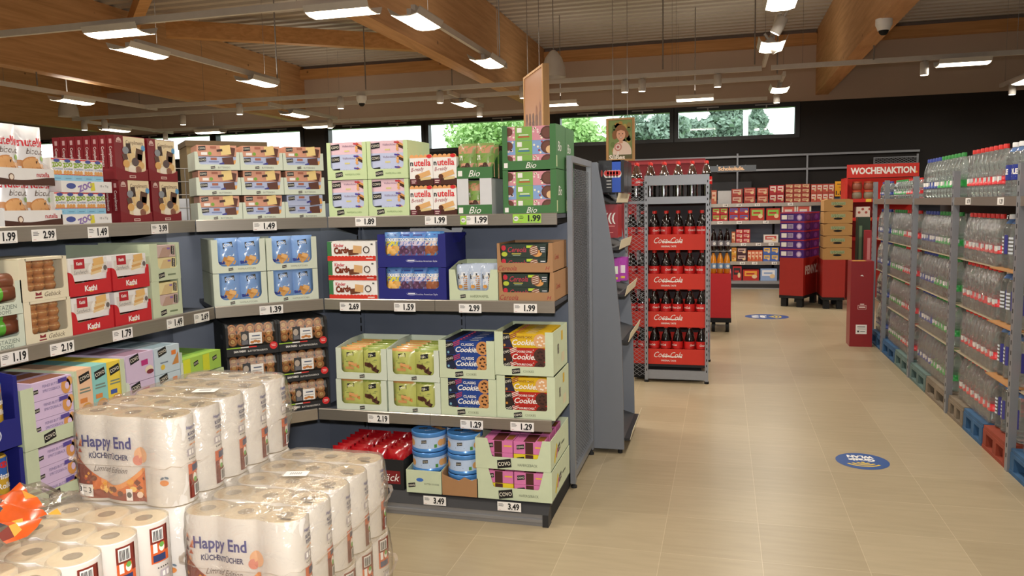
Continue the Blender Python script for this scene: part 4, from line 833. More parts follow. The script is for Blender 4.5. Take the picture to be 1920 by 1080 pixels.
def pr_comp(m, S):
    w, h = .19, .192; m.rect(S, .055, .022, w, h, K('#ead9b4'), 1); m.text(S, 'Compliments', .125, .168, .02, K('#6b4a35'), 2, wmax=.11); m.ell(S, .178, .145, .013, .014, K('#5f9fd0'), 3)
    m.poly(S, [(.014, .172), (.04, .172), (.04, .18), (.027, .187), (.014, .18)], K('#d8b8b0'), 2); line(m, S, .027, .168, .032, .01, '#d8b8b0', 2); line(m, S, .027, .168, .024, .004, '#7d1620', 3)
    for a in ((.085, .14, .028, .045, .1, '#3a2622'), (.115, .135, .04, .02, .5, '#e8cfa0'), (.15, .115, .045, .05, -.2, '#5a3a28'), (.152, .095, .03, .045, -.1, '#a8683a'), (.11, .105, .03, .03, .4, '#e5c994'), (.085, .105, .015, .06, .3, '#e0bd84'), (.06, .1, .03, .03, .3, '#5a4038')): bar(m, S, *a[:5], a[5], 3)
    for a in ((.065, .13, .02, '#8a8f96'), (.065, .07, .021, '#d9a862'), (.122, .08, .023, '#5a4a4a'), (.16, .065, .02, '#d9b070'), (.1, .045, .024, '#ece4d4'), (.14, .045, .02, '#8a5a48')): m.ell(S, a[0], a[1], a[2], a[2]*.85, K(a[3]), 4)
def sp_comp(m, S):
    T = lambda u, v, l: S(v, u, l) if False else S(u, v, l)
    m.text(S, 'Compliments', .02, .10, .016, WHITE, 1, rot=-PI/2, wmax=.09); line(m, S, .02, .168, .014, .02, '#c9a0a0', 1)
cbx = box('assortment_box', .19, .195, .040, K('#7d1620', .4, .2), pr_comp, sp_comp)
wv = [(.2, .052)]+[(.2-.02*i, .046-.016*math.sin(PI*i/10)+.012*(i/10)) for i in range(1, 10)]+[(.0, .06)]
ctry = tray('display_tray', .2, .05, .42, 'card_maroon', None, lambda m, S: (line(m, S, .1, .016, .04, .012, '#d8b8b0', 1), line(m, S, .1, .016, .03, .005, '#7d1620', 2)), back=.05, wave=wv)
for r_ in (0, 1):
    for c in (0, 1):
        u = 2.95+.208*c-.006*r_+.004*(1-r_); w_ = UL[r_]+' '+LR[c]
        put(ctry, 'A1', u, .197*r_, 0, 'dark red tray of chocolate assortment boxes, %s of four' % w_, 'tray', 'dark red assortment trays')
        for rw in range(8 if (r_ and not c) else 3): put(cbx, 'A1', u+.006, .197*r_+.004, .006+.0425*rw, 'dark red and cream assortment box, %s in the %s tray' % (['front', 'second', 'third', 'fourth', 'fifth', 'sixth', 'seventh', 'eighth'][rw], w_), 'chocolate box', 'chocolate assortment boxes')
# wire cage seen behind the boxes
r = empty('wire_cage', on('A1', 3.47, 0, .36), PI/4); g = MB()
for i in range(7): g.tube((.05*i, 0, 0), (.05*i, 0, .28), .003, 'wire', 5)
for i in range(5): g.tube((0, 0, .07*i), (.3, 0, .07*i), .003, 'wire', 5)
g.build('grid', r); t = MB(); t.box(.0, .3, .02, .03, .0, .12, 'card_grey'); t.build('card_liner', r); tag(r, 'grey wire cage standing behind the shelf between chocolate and butter biscuit boxes', 'cage')
# ------------------------------------------------------------------ A, middle shelf
def ptg(m, S): m.text(S, 'PISTAZIEN', .13, .03, .016, K('#6b7a70'), 1); m.text(S, 'DOMS', .13, .012, .014, K('#6b7a70'), 1)
gtr = tray('display_tray', .21, .124, .3, 'card_pale', (.02, .185, .046, .015, .0), ptg, back=.2)
m = MB(); m.lathe([(.012, 0), (.028, .008), (.031, .03), (.031, .085), (.028, .107), (.012, .115)], K('#5fae3a', .25, .4), 14); m.lathe([(.0312, .05), (.0316, .055), (.0312, .115)], K('#7a4630', .3), 14)
roll = Proto(m.build('sweet_roll'))
for r_ in (0, 1):
    put(gtr, 'A2', 2.122, .127*r_, 0, 'pale tray of green and brown sweets at the left edge, %s one' % UL[r_], 'tray', 'pale trays of green sweets')
    for k in range(2):
        q = put(roll, 'A2', 2.22, .127*r_+.078+.042*k, .05+.01*k, 'green and brown sweet roll, %s in the %s tray' % (UL[k], UL[r_]), 'sweet', 'green sweet rolls'); q.rotation_euler = (0, PI/2, PI/2)
def pastry_box():
    r = empty('pastry_box'); w, h, d = .222, .164, .28; b = MB(); C = 'card_cream'
    b.box(0, w, .003, d, 0, .004, C); b.box(0, w, .01, d, h-.003, h, C); b.box(0, .003, .003, d, 0, h, C); b.box(w-.003, w, .003, d, 0, h, C); b.box(0, w, d-.003, d, 0, h, C); b.box(.01, w-.01, .10, .103, .01, h-.01, 'card_cream')
    body = b.build('carton_body', r); f = MB(); ins = [(.033, h-.008)] + [(.033, .05)] + arc(.045, .05, .012, PI, 1.5*PI)[1:] + arc(.19, .05, .012, 1.5*PI, 2*PI) + [(.202, h-.008)]
    f.prism([(0, 0), (w, 0), (w, h), (.202, h)] + list(reversed(ins)) + [(.033, h), (0, h)], 0, .003, C, 'y')
    f.box(.03, .205, 0, .003, h-.010, h, C); f.poly(FRONT, [(.065, .02), (.092, .02), (.092, .034), (.0785, .027), (.065, .034)], K('#8a2a34'), 1); line(f, FRONT, .0785, .012, .034, .005, '#8a2a34', 1); f.text(FRONT, 'Gebäck', .145, .022, .018, K('#6b5a48'), 1, shear=.35)
    fp = f.build('front_panel', r); g = MB(); g.rect(flat((0, .004, 0)), .033, .035, .202, h-.008, 'pet_lid', 0); return Proto(r, [body, fp, g.build('clear_window', r)])
pbx = pastry_box(); m = MB(); m.lathe([(.004, -.02), (.017, -.016), (.024, 0), (.02, .014), (.008, .021)], 'pastry', 12); m.ring((0, 0, .004), .018, .006, 'pastry_pale', 10, 5, 'z'); puff = Proto(m.build('puff_ball'))
for r_ in (0, 1):
    u = 2.33-.004*r_; put(pbx, 'A2', u, .1645*r_, 0, 'cream window box of round puff pastry, %s of two on the left middle shelf' % UL[r_], 'pastry box', 'cream window boxes')
    for i in range(3):
        for j in range(4): put(puff, 'A2', u+.068+.05*i, .1645*r_+.052+.029*j, .038+.004*((i+j) % 2), 'golden puff pastry, row %d column %d behind the %s box window' % (j+1, i+1, UL[r_]), 'pastry', 'golden puff pastries', 1)
def pr_kat(m, S):
    m.rect(S, .012, .025, .2, .07, K('#ddd6ce'), 1); bar(m, S, .055, .07, .055, .04, 0, '#b5202c', 2); m.text(S, 'Kathi', .055, .072, .015, WHITE, 3, bold=.03, wmax=.03); m.text(S, 'Sandwich', .06, .037, .018, K('#8f8a86'), 2, shear=.25, wmax=.07)
    m.ell(S, .14, .045, .04, .03, K('#efece6'), 2); 
    for i in range(4): bar(m, S, .14+.004*i, .03+.012*i, .06, .011, .15, '#d9a767' if i % 2 else '#e8cb98', 3+i)
    bar(m, S, .155, .075, .055, .03, .1, '#e5b873', 7); m.ell(S, .192, .045, .01, .011, K('#6a6460'), 3)
kp = box('sandwich_wafer_pack', .205, .092, .1, K('#eceae8', .3, .2), pr_kat); m = MB()
wk = [(.222, .10), (.205, .085), (.2, .06), (.03, .05), (.022, .085), (.012, .096), (.0, .10)]
ktr = tray('display_tray', .222, .1, .26, 'card_red', None, lambda m, S: (m.text(S, 'Kathi', .11, .028, .022, WHITE, 1, bold=.04), line(m, S, .112, .014, .02, .003, '#e8c03a', 1)), wave=wk)
for r_ in (0, 1):
    for c in (0, 1):
        u = 2.553+.232*c; w_ = UL[r_]+' '+LR[c]; put(ktr, 'A2', u, .159*r_, 0, 'red tray of sandwich wafers on the left middle shelf, %s of four' % w_, 'tray', 'red wafer trays')
        for i in (0, 1): put(kp, 'A2', u+.008, .159*r_+.004 if i == 0 else .159*r_+.06, .006+(.105 if i == 0 else 0), 'white sandwich wafer pack, %s in the %s red tray' % (['lying behind', 'front'][i], w_), 'wafer pack', 'white sandwich wafer packs')
def pmint(m, S): covo(m, S, .07, .025, .04); line(m, S, .14, .025, .055, .008, '#7a8a6a', 1)
mtr = tray('display_tray', .203, .174, .62, 'card_green', (.05, .185, .055, .02, -.0), pmint)
def pr_mint(c):
    def f(m, S): m.poly(S, [(.02, .0), (.09, .0), (.12, .05), (.05, .045)], K(['#d6bd8a', '#b99a8a'][c]), 1); covo(m, S, .118, .03, .04, 1.45); line(m, S, .09, .04, .02, .008, '#8a6ab0', 2)
    return box('thin_wafer_pack', .136, .056, .5, K(['#e6d8a2', '#cdb4ae'][c]), f)
mk = [pr_mint(0), pr_mint(1)]
for r_ in (0, 1):
    put(mtr, 'A2', 3.018+.002*r_, .1745*r_, 0, 'deep pale green carton at the corner end of the left middle shelf, %s one' % UL[r_], 'carton', 'deep pale green cartons')
    for i in (0, 1): put(mk[(i+r_+1) % 2], 'A2', 3.064, .1745*r_+.05+.058*i, .006, '%s thin wafer pack, %s in the %s deep carton' % (['cream', 'rosy'][(i+r_+1) % 2], UL[i], UL[r_]), 'wafer pack', 'thin wafer packs')
# ------------------------------------------------------------------ A, lower shelf
def pr_prinz(m, S):
    m.rect(S, 0, .16, .075, .23, K('#2c5fae'), 1, 5, 3); m.ell(S, .037, .205, .016, .012, K('#c4283a'), 2); m.text(S, 'Prinzen', .0375, .165, .024, WHITE, 3, bold=.03, wmax=.068); m.text(S, 'Rolle', .0375, .13, .02, WHITE, 3, bold=.02, wmax=.05); m.ell(S, .03, .05, .026, .04, K('#c08a2e'), 2); m.ell(S, .05, .03, .018, .014, K('#5a3420'), 3)
m = MB(); m.lathe([(.03, 0), (.036, .006), (.036, .225), (.03, .235)], K('#c9a032', .3, .4), 18); S_ = lambda u, v, l: (.036*math.sin((u-.0375)/.036)*(1+l*.01), -.036*math.cos((u-.0375)/.036)*(1+l*.01), v); pr_prinz(m, S_); prl = Proto(m.build('biscuit_roll'))
def pprz(m, S): m.ell(S, .2, .055, .022, .024, K('#cfd3e6'), 1); m.ell(S, .2, .055, .017, .019, K('#1c2079'), 2); bar(m, S, .2, .055, .016, .014, .4, '#c9b36a', 3)
wp_ = [(.3, .25), (.285, .25), (.282, .10), (.24, .105), (.15, .075), (.06, .1), (.02, .1), (.015, .25), (.0, .25)]
prt = tray('display_tray', .3, .25, .3, 'card_blue', None, pprz, wave=wp_, back=.27)
for r_ in (0, 1):
    put(prt, 'A3', 1.872, .262*r_, -.0, 'dark blue tray of biscuit rolls at the left edge, %s one' % UL[r_], 'tray', 'dark blue roll trays')
    for i in range(3): put(prl, 'A3', 1.94+.082*i, .262*r_+.004, .05, 'gold and blue biscuit roll, %s from left in the %s dark blue tray' % (ORD[i], UL[r_]), 'biscuit roll', 'biscuit rolls')
def pr_ring(m, S): covo(m, S, .012, .035, .026, .05); m.text(S, 'FEINES BUTTER', .085, .05, .011, K('#7a6f9a'), 2, wmax=.08); m.text(S, 'SPRITZGEBÄCK', .085, .032, .011, K('#7a6f9a'), 2, wmax=.08); m.ell(S, .15, .03, .022, .03, K('#d99a55'), 3); m.ell(S, .155, .03, .010, .014, K('#dcc3e2'), 4); m.ell(S, .168, .045, .014, .018, K('#e0a868'), 3); bar(m, S, .135, .056, .04, .016, .05, '#5a4a9a', 5)
rgp = box('butter_ring_pack', .18, .068, .36, K('#d6bfe0'), pr_ring, None, lambda m, S: [line(m, S, .09, .05+.1*i, .16, .07, '#8a5a48', 1) for i in range(3)])
def prng(m, S): covo(m, S, .11, .03, .055, .15)
rgt = tray('display_tray', .242, .226, .42, 'card_green', (.055, .237, .055, .012, .0), prng)
for r_ in (0, 1):
    put(rgt, 'A3', 2.181, .2275*r_, 0, 'pale green tray of lilac butter ring packs, %s one' % UL[r_], 'tray', 'lilac pack trays')
    for i in range(3): put(rgp, 'A3', 2.181+.055, .2275*r_+.01+.0695*i if not r_ else .2275*r_+.03+.0695*i, .006, 'lilac butter ring pack, %s in the %s pale green tray' % (['lowest', 'middle', 'topmost'][i], UL[r_]), 'biscuit pack', 'lilac butter ring packs')
def pr_up(c):
    def f(m, S): covo(m, S, .04, .165, .056, .2); line(m, S, .04, .12, .05, .006, '#7a8a80'); line(m, S, .04, .108, .055, .006, '#7a8a80'); bar(m, S, .03, .075, .035, .018, 0, ['#d98a4a', '#d98a4a', '#3f5aa8'][c], 3); m.ell(S, .045, .035, .03, .028, K('#d9a04f'), 3); m.ell(S, .055, .03, .015, .014, K('#5a3a22'), 4)
    return box('upright_biscuit_pack', .078, .2, .36, K(['#eec3a0', '#8fcdc8', '#ecd24f'][c]), f)
up = [pr_up(i) for i in range(3)]
upt = tray('display_tray', .262, .235, .42, 'card_green', (.012, .24, .03, .006, .0), None)
put(upt, 'A3', 2.424, 0, 0, 'pale green tray under the upright peach, teal and yellow packs', 'tray'); upt.place(on('A3', 2.424, .237), PI/2, 'pale green tray holding upright peach, teal and yellow packs', 'tray')
for i in range(3): put(up[i], 'A3', 2.437+.079*i, .237+.036, .006, 'upright %s biscuit pack on the lower left shelf' % ['peach', 'teal', 'yellow'][i], 'biscuit pack', 'upright biscuit packs')
def pr_lil(c):
    def f(m, S):
        covo(m, S, .05, .1, .056, .2)
        if c == 0: bar(m, S, .11, .075, .04, .024, .05, '#b8307a', 3); m.ell(S, .135, .04, .025, .018, K('#e6d8c0'), 3); m.ell(S, .14, .03, .022, .01, K('#7a2a3a'), 4)
        else: bar(m, S, .125, .085, .03, .02, 0, '#e0803a', 3); m.poly(S, [(.11, .03), (.155, .03), (.155, .085)], K('#c98a4a'), 3); line(m, S, .06, .05, .05, .006, '#7a8a9a'); m.ell(S, .05, .03, .014, .012, K('#e0c04a'), 3)
    return box('slice_pack', .165, .12, .36, K(['#d3bfdc', '#c3d4df'][c]), f, None, lambda m, S: [line(m, S, .08, .05+.12*i, .14, .08, ['#9a7a90', '#8aa0ac'][c], 1) for i in range(3)])
lp = [pr_lil(0), pr_lil(1)]
wl = [(.362, .15), (.35, .15), (.345, .08), (.02, .06), (.02, .13), (.0, .14)]
lt = tray('display_tray', .362, .2, .42, 'card_pale', None, None, wave=wl)
put(lt, 'A3', 2.688, 0, 0, 'pale tray under the lilac and pale blue packs', 'tray'); lt.place(on('A3', 2.688, .23), PI/2, 'pale tray holding lilac and pale blue slice packs', 'tray')
for c in (0, 1):
    for i in (0, 1): put(lp[c] if i else lp[c], 'A3', 2.70+.172*c, .235+.122*i-.0, .006, '%s slice pack, %s on the lower left shelf' % (['lilac', 'pale blue'][c], UL[i]), 'biscuit pack', 'slice packs')
def pr_g2(m, S): m.rect(S, 0, 0, .05, .085, K('#d6dc3a'), 1); covo(m, S, .09, .055, .035, .2)
g2 = box('green_wafer_pack', .14, .088, .34, K('#a6cf58'), pr_g2, None, lambda m, S: line(m, S, .07, .17, .12, .25, '#7fb04a', 1))
g2t = tray('display_tray', .29, .32, .4, 'card_lime', None, None, hs=.30, back=.32)
g2t.place(on('A3', 3.06, 0), PI/2, 'light green tray behind the kitchen rolls at the corner of the lower left shelf', 'tray')
for c in (0, 1): put(g2, 'A3', 3.063+.142*c, .304, .01, 'light green wafer pack with yellow edge, %s of two above the kitchen rolls' % LR[c], 'wafer pack', 'light green wafer packs')
# ================================================================== kitchen roll stack in the foreground
RR, HR = .058, .243
def outline(n_arc=10, off=0.0):
    """scalloped hull of three rolls standing side by side, closed loop from the middle of the front"""
    pts = []; W = .116
    def fy(x):
        dx = abs(((x+W/2) % W)-W/2) if abs(x) < 1.5*W else RR
        return -(RR-.011*(dx/RR)**2)
    xs = [W*(-1)+W*2*i/24 for i in range(25)]
    front = [(x, fy(x)-off) for x in xs]
    right = [(W+(RR+off)*math.sin(a)*1.0, -(RR+off)*math.cos(a)) for a in [PI*i/n_arc for i in range(1, n_arc)]]
    right = [(W+(abs(x-W)**.86)*(RR+off)**.14, y) for x, y in right]
    back = [(x, -fy(x)+off) for x in reversed(xs)]
    left = [(-x, -y) for x, y in right]
    loop = front + right + back + left
    k = min(range(25), key=lambda i: abs(loop[i][0])); return loop[k:]+loop[:k]
LOOP = outline(); CUM = [0]
for i in range(len(LOOP)): a, b = LOOP[i], LOOP[(i+1) % len(LOOP)]; CUM.append(CUM[-1]+math.hypot(b[0]-a[0], b[1]-a[1]))
PER = CUM[-1]
def SW(u, v, l):
    u = u % PER; i = 0
    while CUM[i+1] < u: i += 1
    t = (u-CUM[i])/(CUM[i+1]-CUM[i]+1e-9); a, b = LOOP[i], LOOP[(i+1) % len(LOOP)]; x, y = a[0]+(b[0]-a[0])*t, a[1]+(b[1]-a[1])*t
    dx, dy = b[0]-a[0], b[1]-a[1]; q = math.hypot(dx, dy)+1e-9; return (x+dy/q*(l*LIFT*1.2+.0006), y-dx/q*(l*LIFT*1.2+.0006), v)
def towel_pack():
    r = empty('kitchen_roll_pack'); kids = []
    for i in (-1, 0, 1):
        b = MB(); b.lathe([(RR-.006, 0.002), (RR-.0015, .006), (RR-.0015, HR-.006), (RR-.006, HR-.002)], 'paper_roll', 26, cap=False)
        n = 26; vs = []
        for rr, z in ((RR-.006, HR-.002), (RR*.7, HR-.001), (.021, HR-.002), (.0205, HR-.09)): vs += [(rr*math.cos(2*PI*k/n), rr*math.sin(2*PI*k/n), z) for k in range(n)]
        b.add(vs, [(j*n+k, j*n+(k+1) % n, (j+1)*n+(k+1) % n, (j+1)*n+k) for j in (0, 1) for k in range(n)], 'paper_top', True); b.add(vs, [(2*n+k, 2*n+(k+1) % n, 3*n+(k+1) % n, 3*n+k) for k in range(n)], 'core_card', True); b.add(vs, [tuple(range(3*n, 4*n))], 'core_card')
        vs = [(x, y, HR-z) for x, y, z in vs]; b.add(vs, [(j*n+k, j*n+(k+1) % n, (j+1)*n+(k+1) % n, (j+1)*n+k) for j in (0, 1) for k in range(n)], 'paper_top', True); b.add(vs, [(2*n+k, 2*n+(k+1) % n, 3*n+(k+1) % n, 3*n+k) for k in range(n)], 'core_card', True); b.add(vs, [tuple(range(3*n, 4*n))], 'core_card')
        for rr in (.030, .039, .048): b.ring((0, 0, HR-.0022), rr, .0009, 'core_card' if rr < .035 else 'paper_top', 26, 4, 'z')
        kids.append(b.build('paper_roll', r, (.116*i, 0, 0)))
    f = MB(); N = len(LOOP); zs = [(.0, .004), (0, HR-.008), (.004, HR-.001)]; vs = []
    for ins, z in zs:
        for (x, y) in LOOP: k = 1-ins/.06; vs.append((x*(1-ins/.17), y*k, z))
    f.add(vs, [(j*N+i, j*N+(i+1) % N, (j+1)*N+(i+1) % N, (j+1)*N+i) for j in (0, 1) for i in range(N)], 'film_white', True)
    f.add(vs, [tuple(range(2*N, 3*N))], 'film_top'); f.add([(x, y, .001) for x, y in LOOP], [tuple(range(N))], 'film_top'); kids.append(f.build('pack_film', r))
    m = MB(); F0 = -.116-.045; F1 = .072
    BL, GO = K('#3b3f86'), K('#3a3f6a')
    m.text(SW, 'Happy End', -.045, .172, .031, BL, 3, bold=.025, wmax=.158); m.text(SW, 'KÜCHENTÜCHER', -.04, .132, .018, GO, 3, bold=.03, wmax=.128); m.text(SW, 'Limited Edition', -.035, .096, .018, K('#5f5354'), 3, shear=.4, wmax=.11)
    hi = lambda u: .022+.065*abs((u+.03)/.105)**1.6+.03
    m.strip(SW, F0, F1, lambda u: .012, lambda u: min(hi(u), .16 if u < -.1 else .105), K('#d9702e'), 1, 40); m.strip(SW, F0, F1, lambda u: .012, lambda u: .03+.008*math.sin(u*60), K('#8a2f1c'), 2, 40)
    m.strip(SW, -.075, F1, lambda u: max(.012, hi(u)-.014), lambda u: min(hi(u), .105), K('#e89a58'), 2, 30); m.strip(SW, F0, -.10, lambda u: .04, lambda u: min(hi(u), .14), K('#8a3a26'), 2, 14)
    rnd = random.Random(4)
    for i in range(42):
        u = rnd.uniform(F0+.006, F1-.006); top = min(hi(u), .15)-.008; v = rnd.uniform(.03, max(.034, top)); s = rnd.uniform(.004, .011); c = rnd.choice(('#e9a23a', '#6a2a1c', '#f0c46a', '#c4502a', '#d8862f', '#7a3a22'))
        if rnd.random() < .5: m.poly(SW, [(u-s, v), (u, v-s), (u+s, v), (u, v+s)], K(c), 3)
        else: m.ell(SW, u, v, s, s*.8, K(c), 3, 8)
    for i in range(9):
        u, v = F0+.004+rnd.uniform(0, .03), .12+.012*i*.7; s = .007; m.poly(SW, [(u-s, v-s), (u+s, v-s), (u, v+s)], K(rnd.choice(('#b5532f', '#e0a070', '#5a3a4a', '#d98a5a'))), 2)
    m.ell(SW, .062, .14, .022, .022, K('#e8b48a'), 1); m.ell(SW, .05, .125, .014, .014, K('#d98a78'), 2)
    m.rect(SW, F0+.012, .016, F0+.062, .05, WHITE, 4, 6, 1); m.text(SW, '3', F0+.021, .036, .014, BLACK, 5, bold=.03); m.text(SW, '3', F0+.053, .034, .016, BLACK, 5); line(m, SW, F0+.037, .04, .012, .002, '#777777', 5); line(m, SW, F0+.037, .03, .012, .002, '#777777', 5)
    m.rect(SW, .012, .014, .03, .046, WHITE, 4, 3, 1); m.ell(SW, .021, .03, .007, .008, K('#555555'), 5); m.ell(SW, .05, .03, .008, .009, K('#e9cdb8'), 4)
    m.ell(SW, .135, .07, .012, .008, K('#d98a4a'), 2); m.ell(SW, .13, .082, .006, .003, K('#6a7a8a'), 2, rot=.5); m.ell(SW, .142, .084, .006, .003, K('#6a7a8a'), 2, rot=-.5)
    # right-hand end: lettering above, brown panel with barcode below; the same on the left-hand end
    q = .116+.058*PI/2+.017
    for s_ in (q, PER-q):
        a = s_-.024; m.text(SW, 'Happy End', s_, .208, .012, BL, 2, bold=.02, wmax=.045); m.text(SW, 'KÜCHEN', s_+.002, .190, .012, GO, 2, bold=.03, wmax=.042); m.text(SW, 'TÜCHER', s_+.002, .175, .012, GO, 2, bold=.03, wmax=.042); line(m, SW, s_, .160, .03, .004, '#e09a6a', 2)
        m.rect(SW, a, .130, a+.03, .150, K('#b5aeb5'), 1, 4, 1); m.rect(SW, a+.004, .134, a+.012, .147, WHITE, 2, 2, 1); m.rect(SW, a+.016, .134, a+.024, .147, WHITE, 2, 2, 1)
        for i in range(5): m.ell(SW, a+.006+.007*i, .122, .002, .002, BLACK, 2, 6)
        m.rect(SW, a, .014, a+.05, .108, K('#d2602f'), 1, 8, 1); m.rect(SW, a, .014, a+.05, .056, K('#7a2a1e'), 2, 8, 1); m.rect(SW, a, .014, a+.012, .08, K('#7a2a1e'), 2, 2, 1); m.rect(SW, a+.012, .086, a+.046, .104, K('#2a3a68'), 3, 6, 1); m.ell(SW, a+.022, .068, .008, .012, K('#efeee4'), 3); m.ell(SW, a+.022, .062, .007, .007, K('#6aa84a'), 4); m.rect(SW, a+.034, .056, a+.045, .08, WHITE, 3, 2, 1)
        m.rect(SW, a+.016, .018, a+.046, .05, WHITE, 4, 5, 1)
        for i in range(9): m.rect(SW, a+.019+.0028*i, .022, a+.0203+.0028*i+(.0006 if i % 3 else 0), .048, BLACK, 5)
    T = flat((0, 0, HR+.0008), (1, 0, 0), (0, 1, 0), (0, 0, 1)); line(m, T, .135, -.03, .03, .007, '#55504c', 1); line(m, T, .075, -.035, .02, .004, '#b5a898', 1)
    kids.append(m.build('printed_film', r)); return Proto(r, kids)
tp = towel_pack()
def wrap(name, cx, y0, y1, z0, label, flap=True):
    """clear shrink film around five packs, with a seam and a loose end"""
    r = empty(name, (cx, (y0+y1)/2, z0)); hx, hy = .178, (y1-y0)/2+.004; m = MB(); rnd = random.Random(int(cx*100)); nx = 44; nz = 9; vs = []
    for j in range(nz+1):
        z = .003+(HR+.003-.003)*j/nz
        for i in range(nx):
            a = 2*PI*i/nx; c, s = math.cos(a), math.sin(a); x = hx*math.copysign(abs(c)**.28, c); y = hy*math.copysign(abs(s)**.28, s)
            bul = .006*math.sin(PI*j/nz); w_ = .003*math.sin(i*2.7+j*1.3)+.002*rnd.uniform(-1, 1)
            if flap and s > .25: y += .045*math.sin(PI*j/nz)*s**2
            vs.append((x+c*(bul+w_), y+s*(bul+w_), z))
    m.add(vs, [(j*nx+i, j*nx+(i+1) % nx, (j+1)*nx+(i+1) % nx, (j+1)*nx+i) for j in range(nz) for i in range(nx)], 'film_clear', True); m.add(vs, [tuple(nz*nx+i for i in range(nx))], 'film_clear'); m.build('film', r)
    b = MB(); vs = []
    for i in range(nx+1):
        a = 2*PI*i/nx; c, s = math.cos(a), math.sin(a); x = (hx+.008)*math.copysign(abs(c)**.28, c); y = (hy+.008)*math.copysign(abs(s)**.28, s)+(.05*s**2 if flap and s > .25 else 0)
        k = .004*math.sin(i*1.9); vs += [(x, y, HR*.46+k), (x+.012*c, y+.012*s, HR*.46+.006+k)]
    b.add(vs, [(2*i, 2*i+2, 2*i+3, 2*i+1) for i in range(nx)], clear('film_seam', '#fbf4ea', .1, .2, .25, '#f3e2d0'), True); b.build('film_seam', r); tag(r, label, 'shrink film', 'clear shrink films')
    return r
BX1, BX2, BX3 = -1.555, -1.205, -1.560
def bundle(cx, y0, z0, what, flip=False, pitch=.1155, n=5):
    for i in range(n):
        z = z0+HR if flip else z0
        tp.place((cx, y0+.058+pitch*i, z), 0, 'three-roll kitchen paper pack, %s of %s' % (ORD[i]+' from the front' if y0 > 1.2 else ORD[n-1-i]+' from the back', what), 'kitchen roll pack', 'kitchen roll packs', rx=PI if flip else 0)
Z1, Z2, Z3 = .800, .556, .312
bundle(BX1, 1.692, Z1, 'the upper bundle'); bundle(BX2, 1.672, Z2, 'the lower right bundle'); bundle(BX3, 1.695-.1155*5-.002, Z2, 'the lower left bundle, upside down', True, .1155)
bundle(BX1, 1.700, Z2, 'the hidden bundle under the upper one'); bundle(BX2, 1.690, Z3, 'the bottom right bundle, upside down', True)
wrap('shrink_film', BX1, 1.692, 2.270, Z1, 'clear shrink film around the upper bundle of kitchen rolls'); wrap('shrink_film', BX2, 1.672, 2.25, Z2, 'clear shrink film around the lower right bundle of kitchen rolls'); wrap('shrink_film', BX2, 1.69, 2.268, Z3, 'clear shrink film around the bottom right bundle of kitchen rolls')
for cx, cy, z in ((BX1+.06, 1.98, Z1), (BX2-.01, 2.0, Z2)):
    m = MB(); m.rect(flat((0, 0, 0), (1, 0, 0), (0, 1, 0), (0, 0, 1)), -.035, -.022, .035, .022, WHITE, 1)
    for i in range(6): m.rect(flat((0, 0, 0), (1, 0, 0), (0, 1, 0), (0, 0, 1)), -.018+.006*i, -.008, -.015+.006*i, .01, K('#888888'), 2)
    o = m.build('paper_label', None, (cx, cy, z+HR+.0062)); o.rotation_euler = (0, 0, .25); tag(o, 'small white paper label on top of the %s bundle' % ('upper' if z == Z1 else 'lower right'), 'label')
# torn printed film lying on the lower left bundle
r = empty('torn_film', (-1.645, 1.43, .803)); r.scale = (1.1, 1.1, 1.25); m = MB(); rnd = random.Random(12); n = 16; vs = []
for i in range(n+1):
    for j in range(n+1):
        x, y = -.13+.22*i/n, -.2+.36*j/n; e = max(0, 1-((x+.02)/.13)**2)*max(0, 1-((y-.0)/.2)**2)
        vs.append((x+.004*rnd.uniform(-1, 1), y+.004*rnd.uniform(-1, 1), .004+.075*e**.6*(1+.18*math.sin(i*.9+j*.6)+.12*math.sin(i*2.1-j*1.4))+.004*rnd.random()))
fc = {'film_clear': [], 'foil_orange': [], K('#7a2a1e'): [], K('#e9a23a'): []}
for i in range(n):
    for j in range(n):
        k = 'film_clear' if (j > 10 or (i+j*2) % 11 < 2) else ('foil_orange' if (i*3+j) % 7 < 4 else (K('#7a2a1e') if j < 6 and i > 6 else K('#e9a23a') if (i+j) % 5 == 0 else 'foil_orange'))
        fc[k].append((i*(n+1)+j, (i+1)*(n+1)+j, (i+1)*(n+1)+j+1, i*(n+1)+j+1))
for k, v in fc.items(): m.add(vs, v, k, True)
m.build('crumpled_film', r); t = MB(); t.rect(flat((.03, -.15, .05), (.8, .5, 0), (-.3, .5, .75), (.3, -.5, .6)), 0, 0, .06, .035, WHITE, 1)
for i in range(8): t.rect(flat((.03, -.15, .05), (.8, .5, 0), (-.3, .5, .75), (.3, -.5, .6)), .006+.006*i, .006, .009+.006*i, .028, BLACK, 2)
t.build('barcode_patch', r); tag(r, 'crumpled orange and clear torn film lying on the lower left kitchen rolls', 'plastic film')
# the rolls stand on a plain cardboard-skirted pallet
r = empty('roll_pallet', (-1.38, 1.7, 0)); m = MB(); m.box(-.40, .40, -.62, .62, .145, .309, 'card_kraft'); m.build('cardboard_skirt', r); m = MB()
for x in (-.36, 0, .30): m.box(x, x+.1, -.6, .6, 0, .12, 'wood_pallet')
m.box(-.40, .40, -.6, .6, .12, .144, 'wood_pallet'); m.build('pallet', r); tag(r, 'pallet base with cardboard skirt under the kitchen rolls', 'pallet')
m = MB(); m.box(-.19, .19, -.6, .30, 0, .243, 'card_kraft'); tag(m.build('cardboard_riser', None, (BX3, 1.4, .311)), 'cardboard riser hidden under the left kitchen roll bundles', 'carton')
m = MB(); m.box(-.18, .18, 0, .62, 0, .244, 'card_kraft'); tag(m.build('cardboard_riser', None, (BX1, 1.69+.015, .311)), 'cardboard riser hidden under the rear kitchen roll bundles', 'carton')
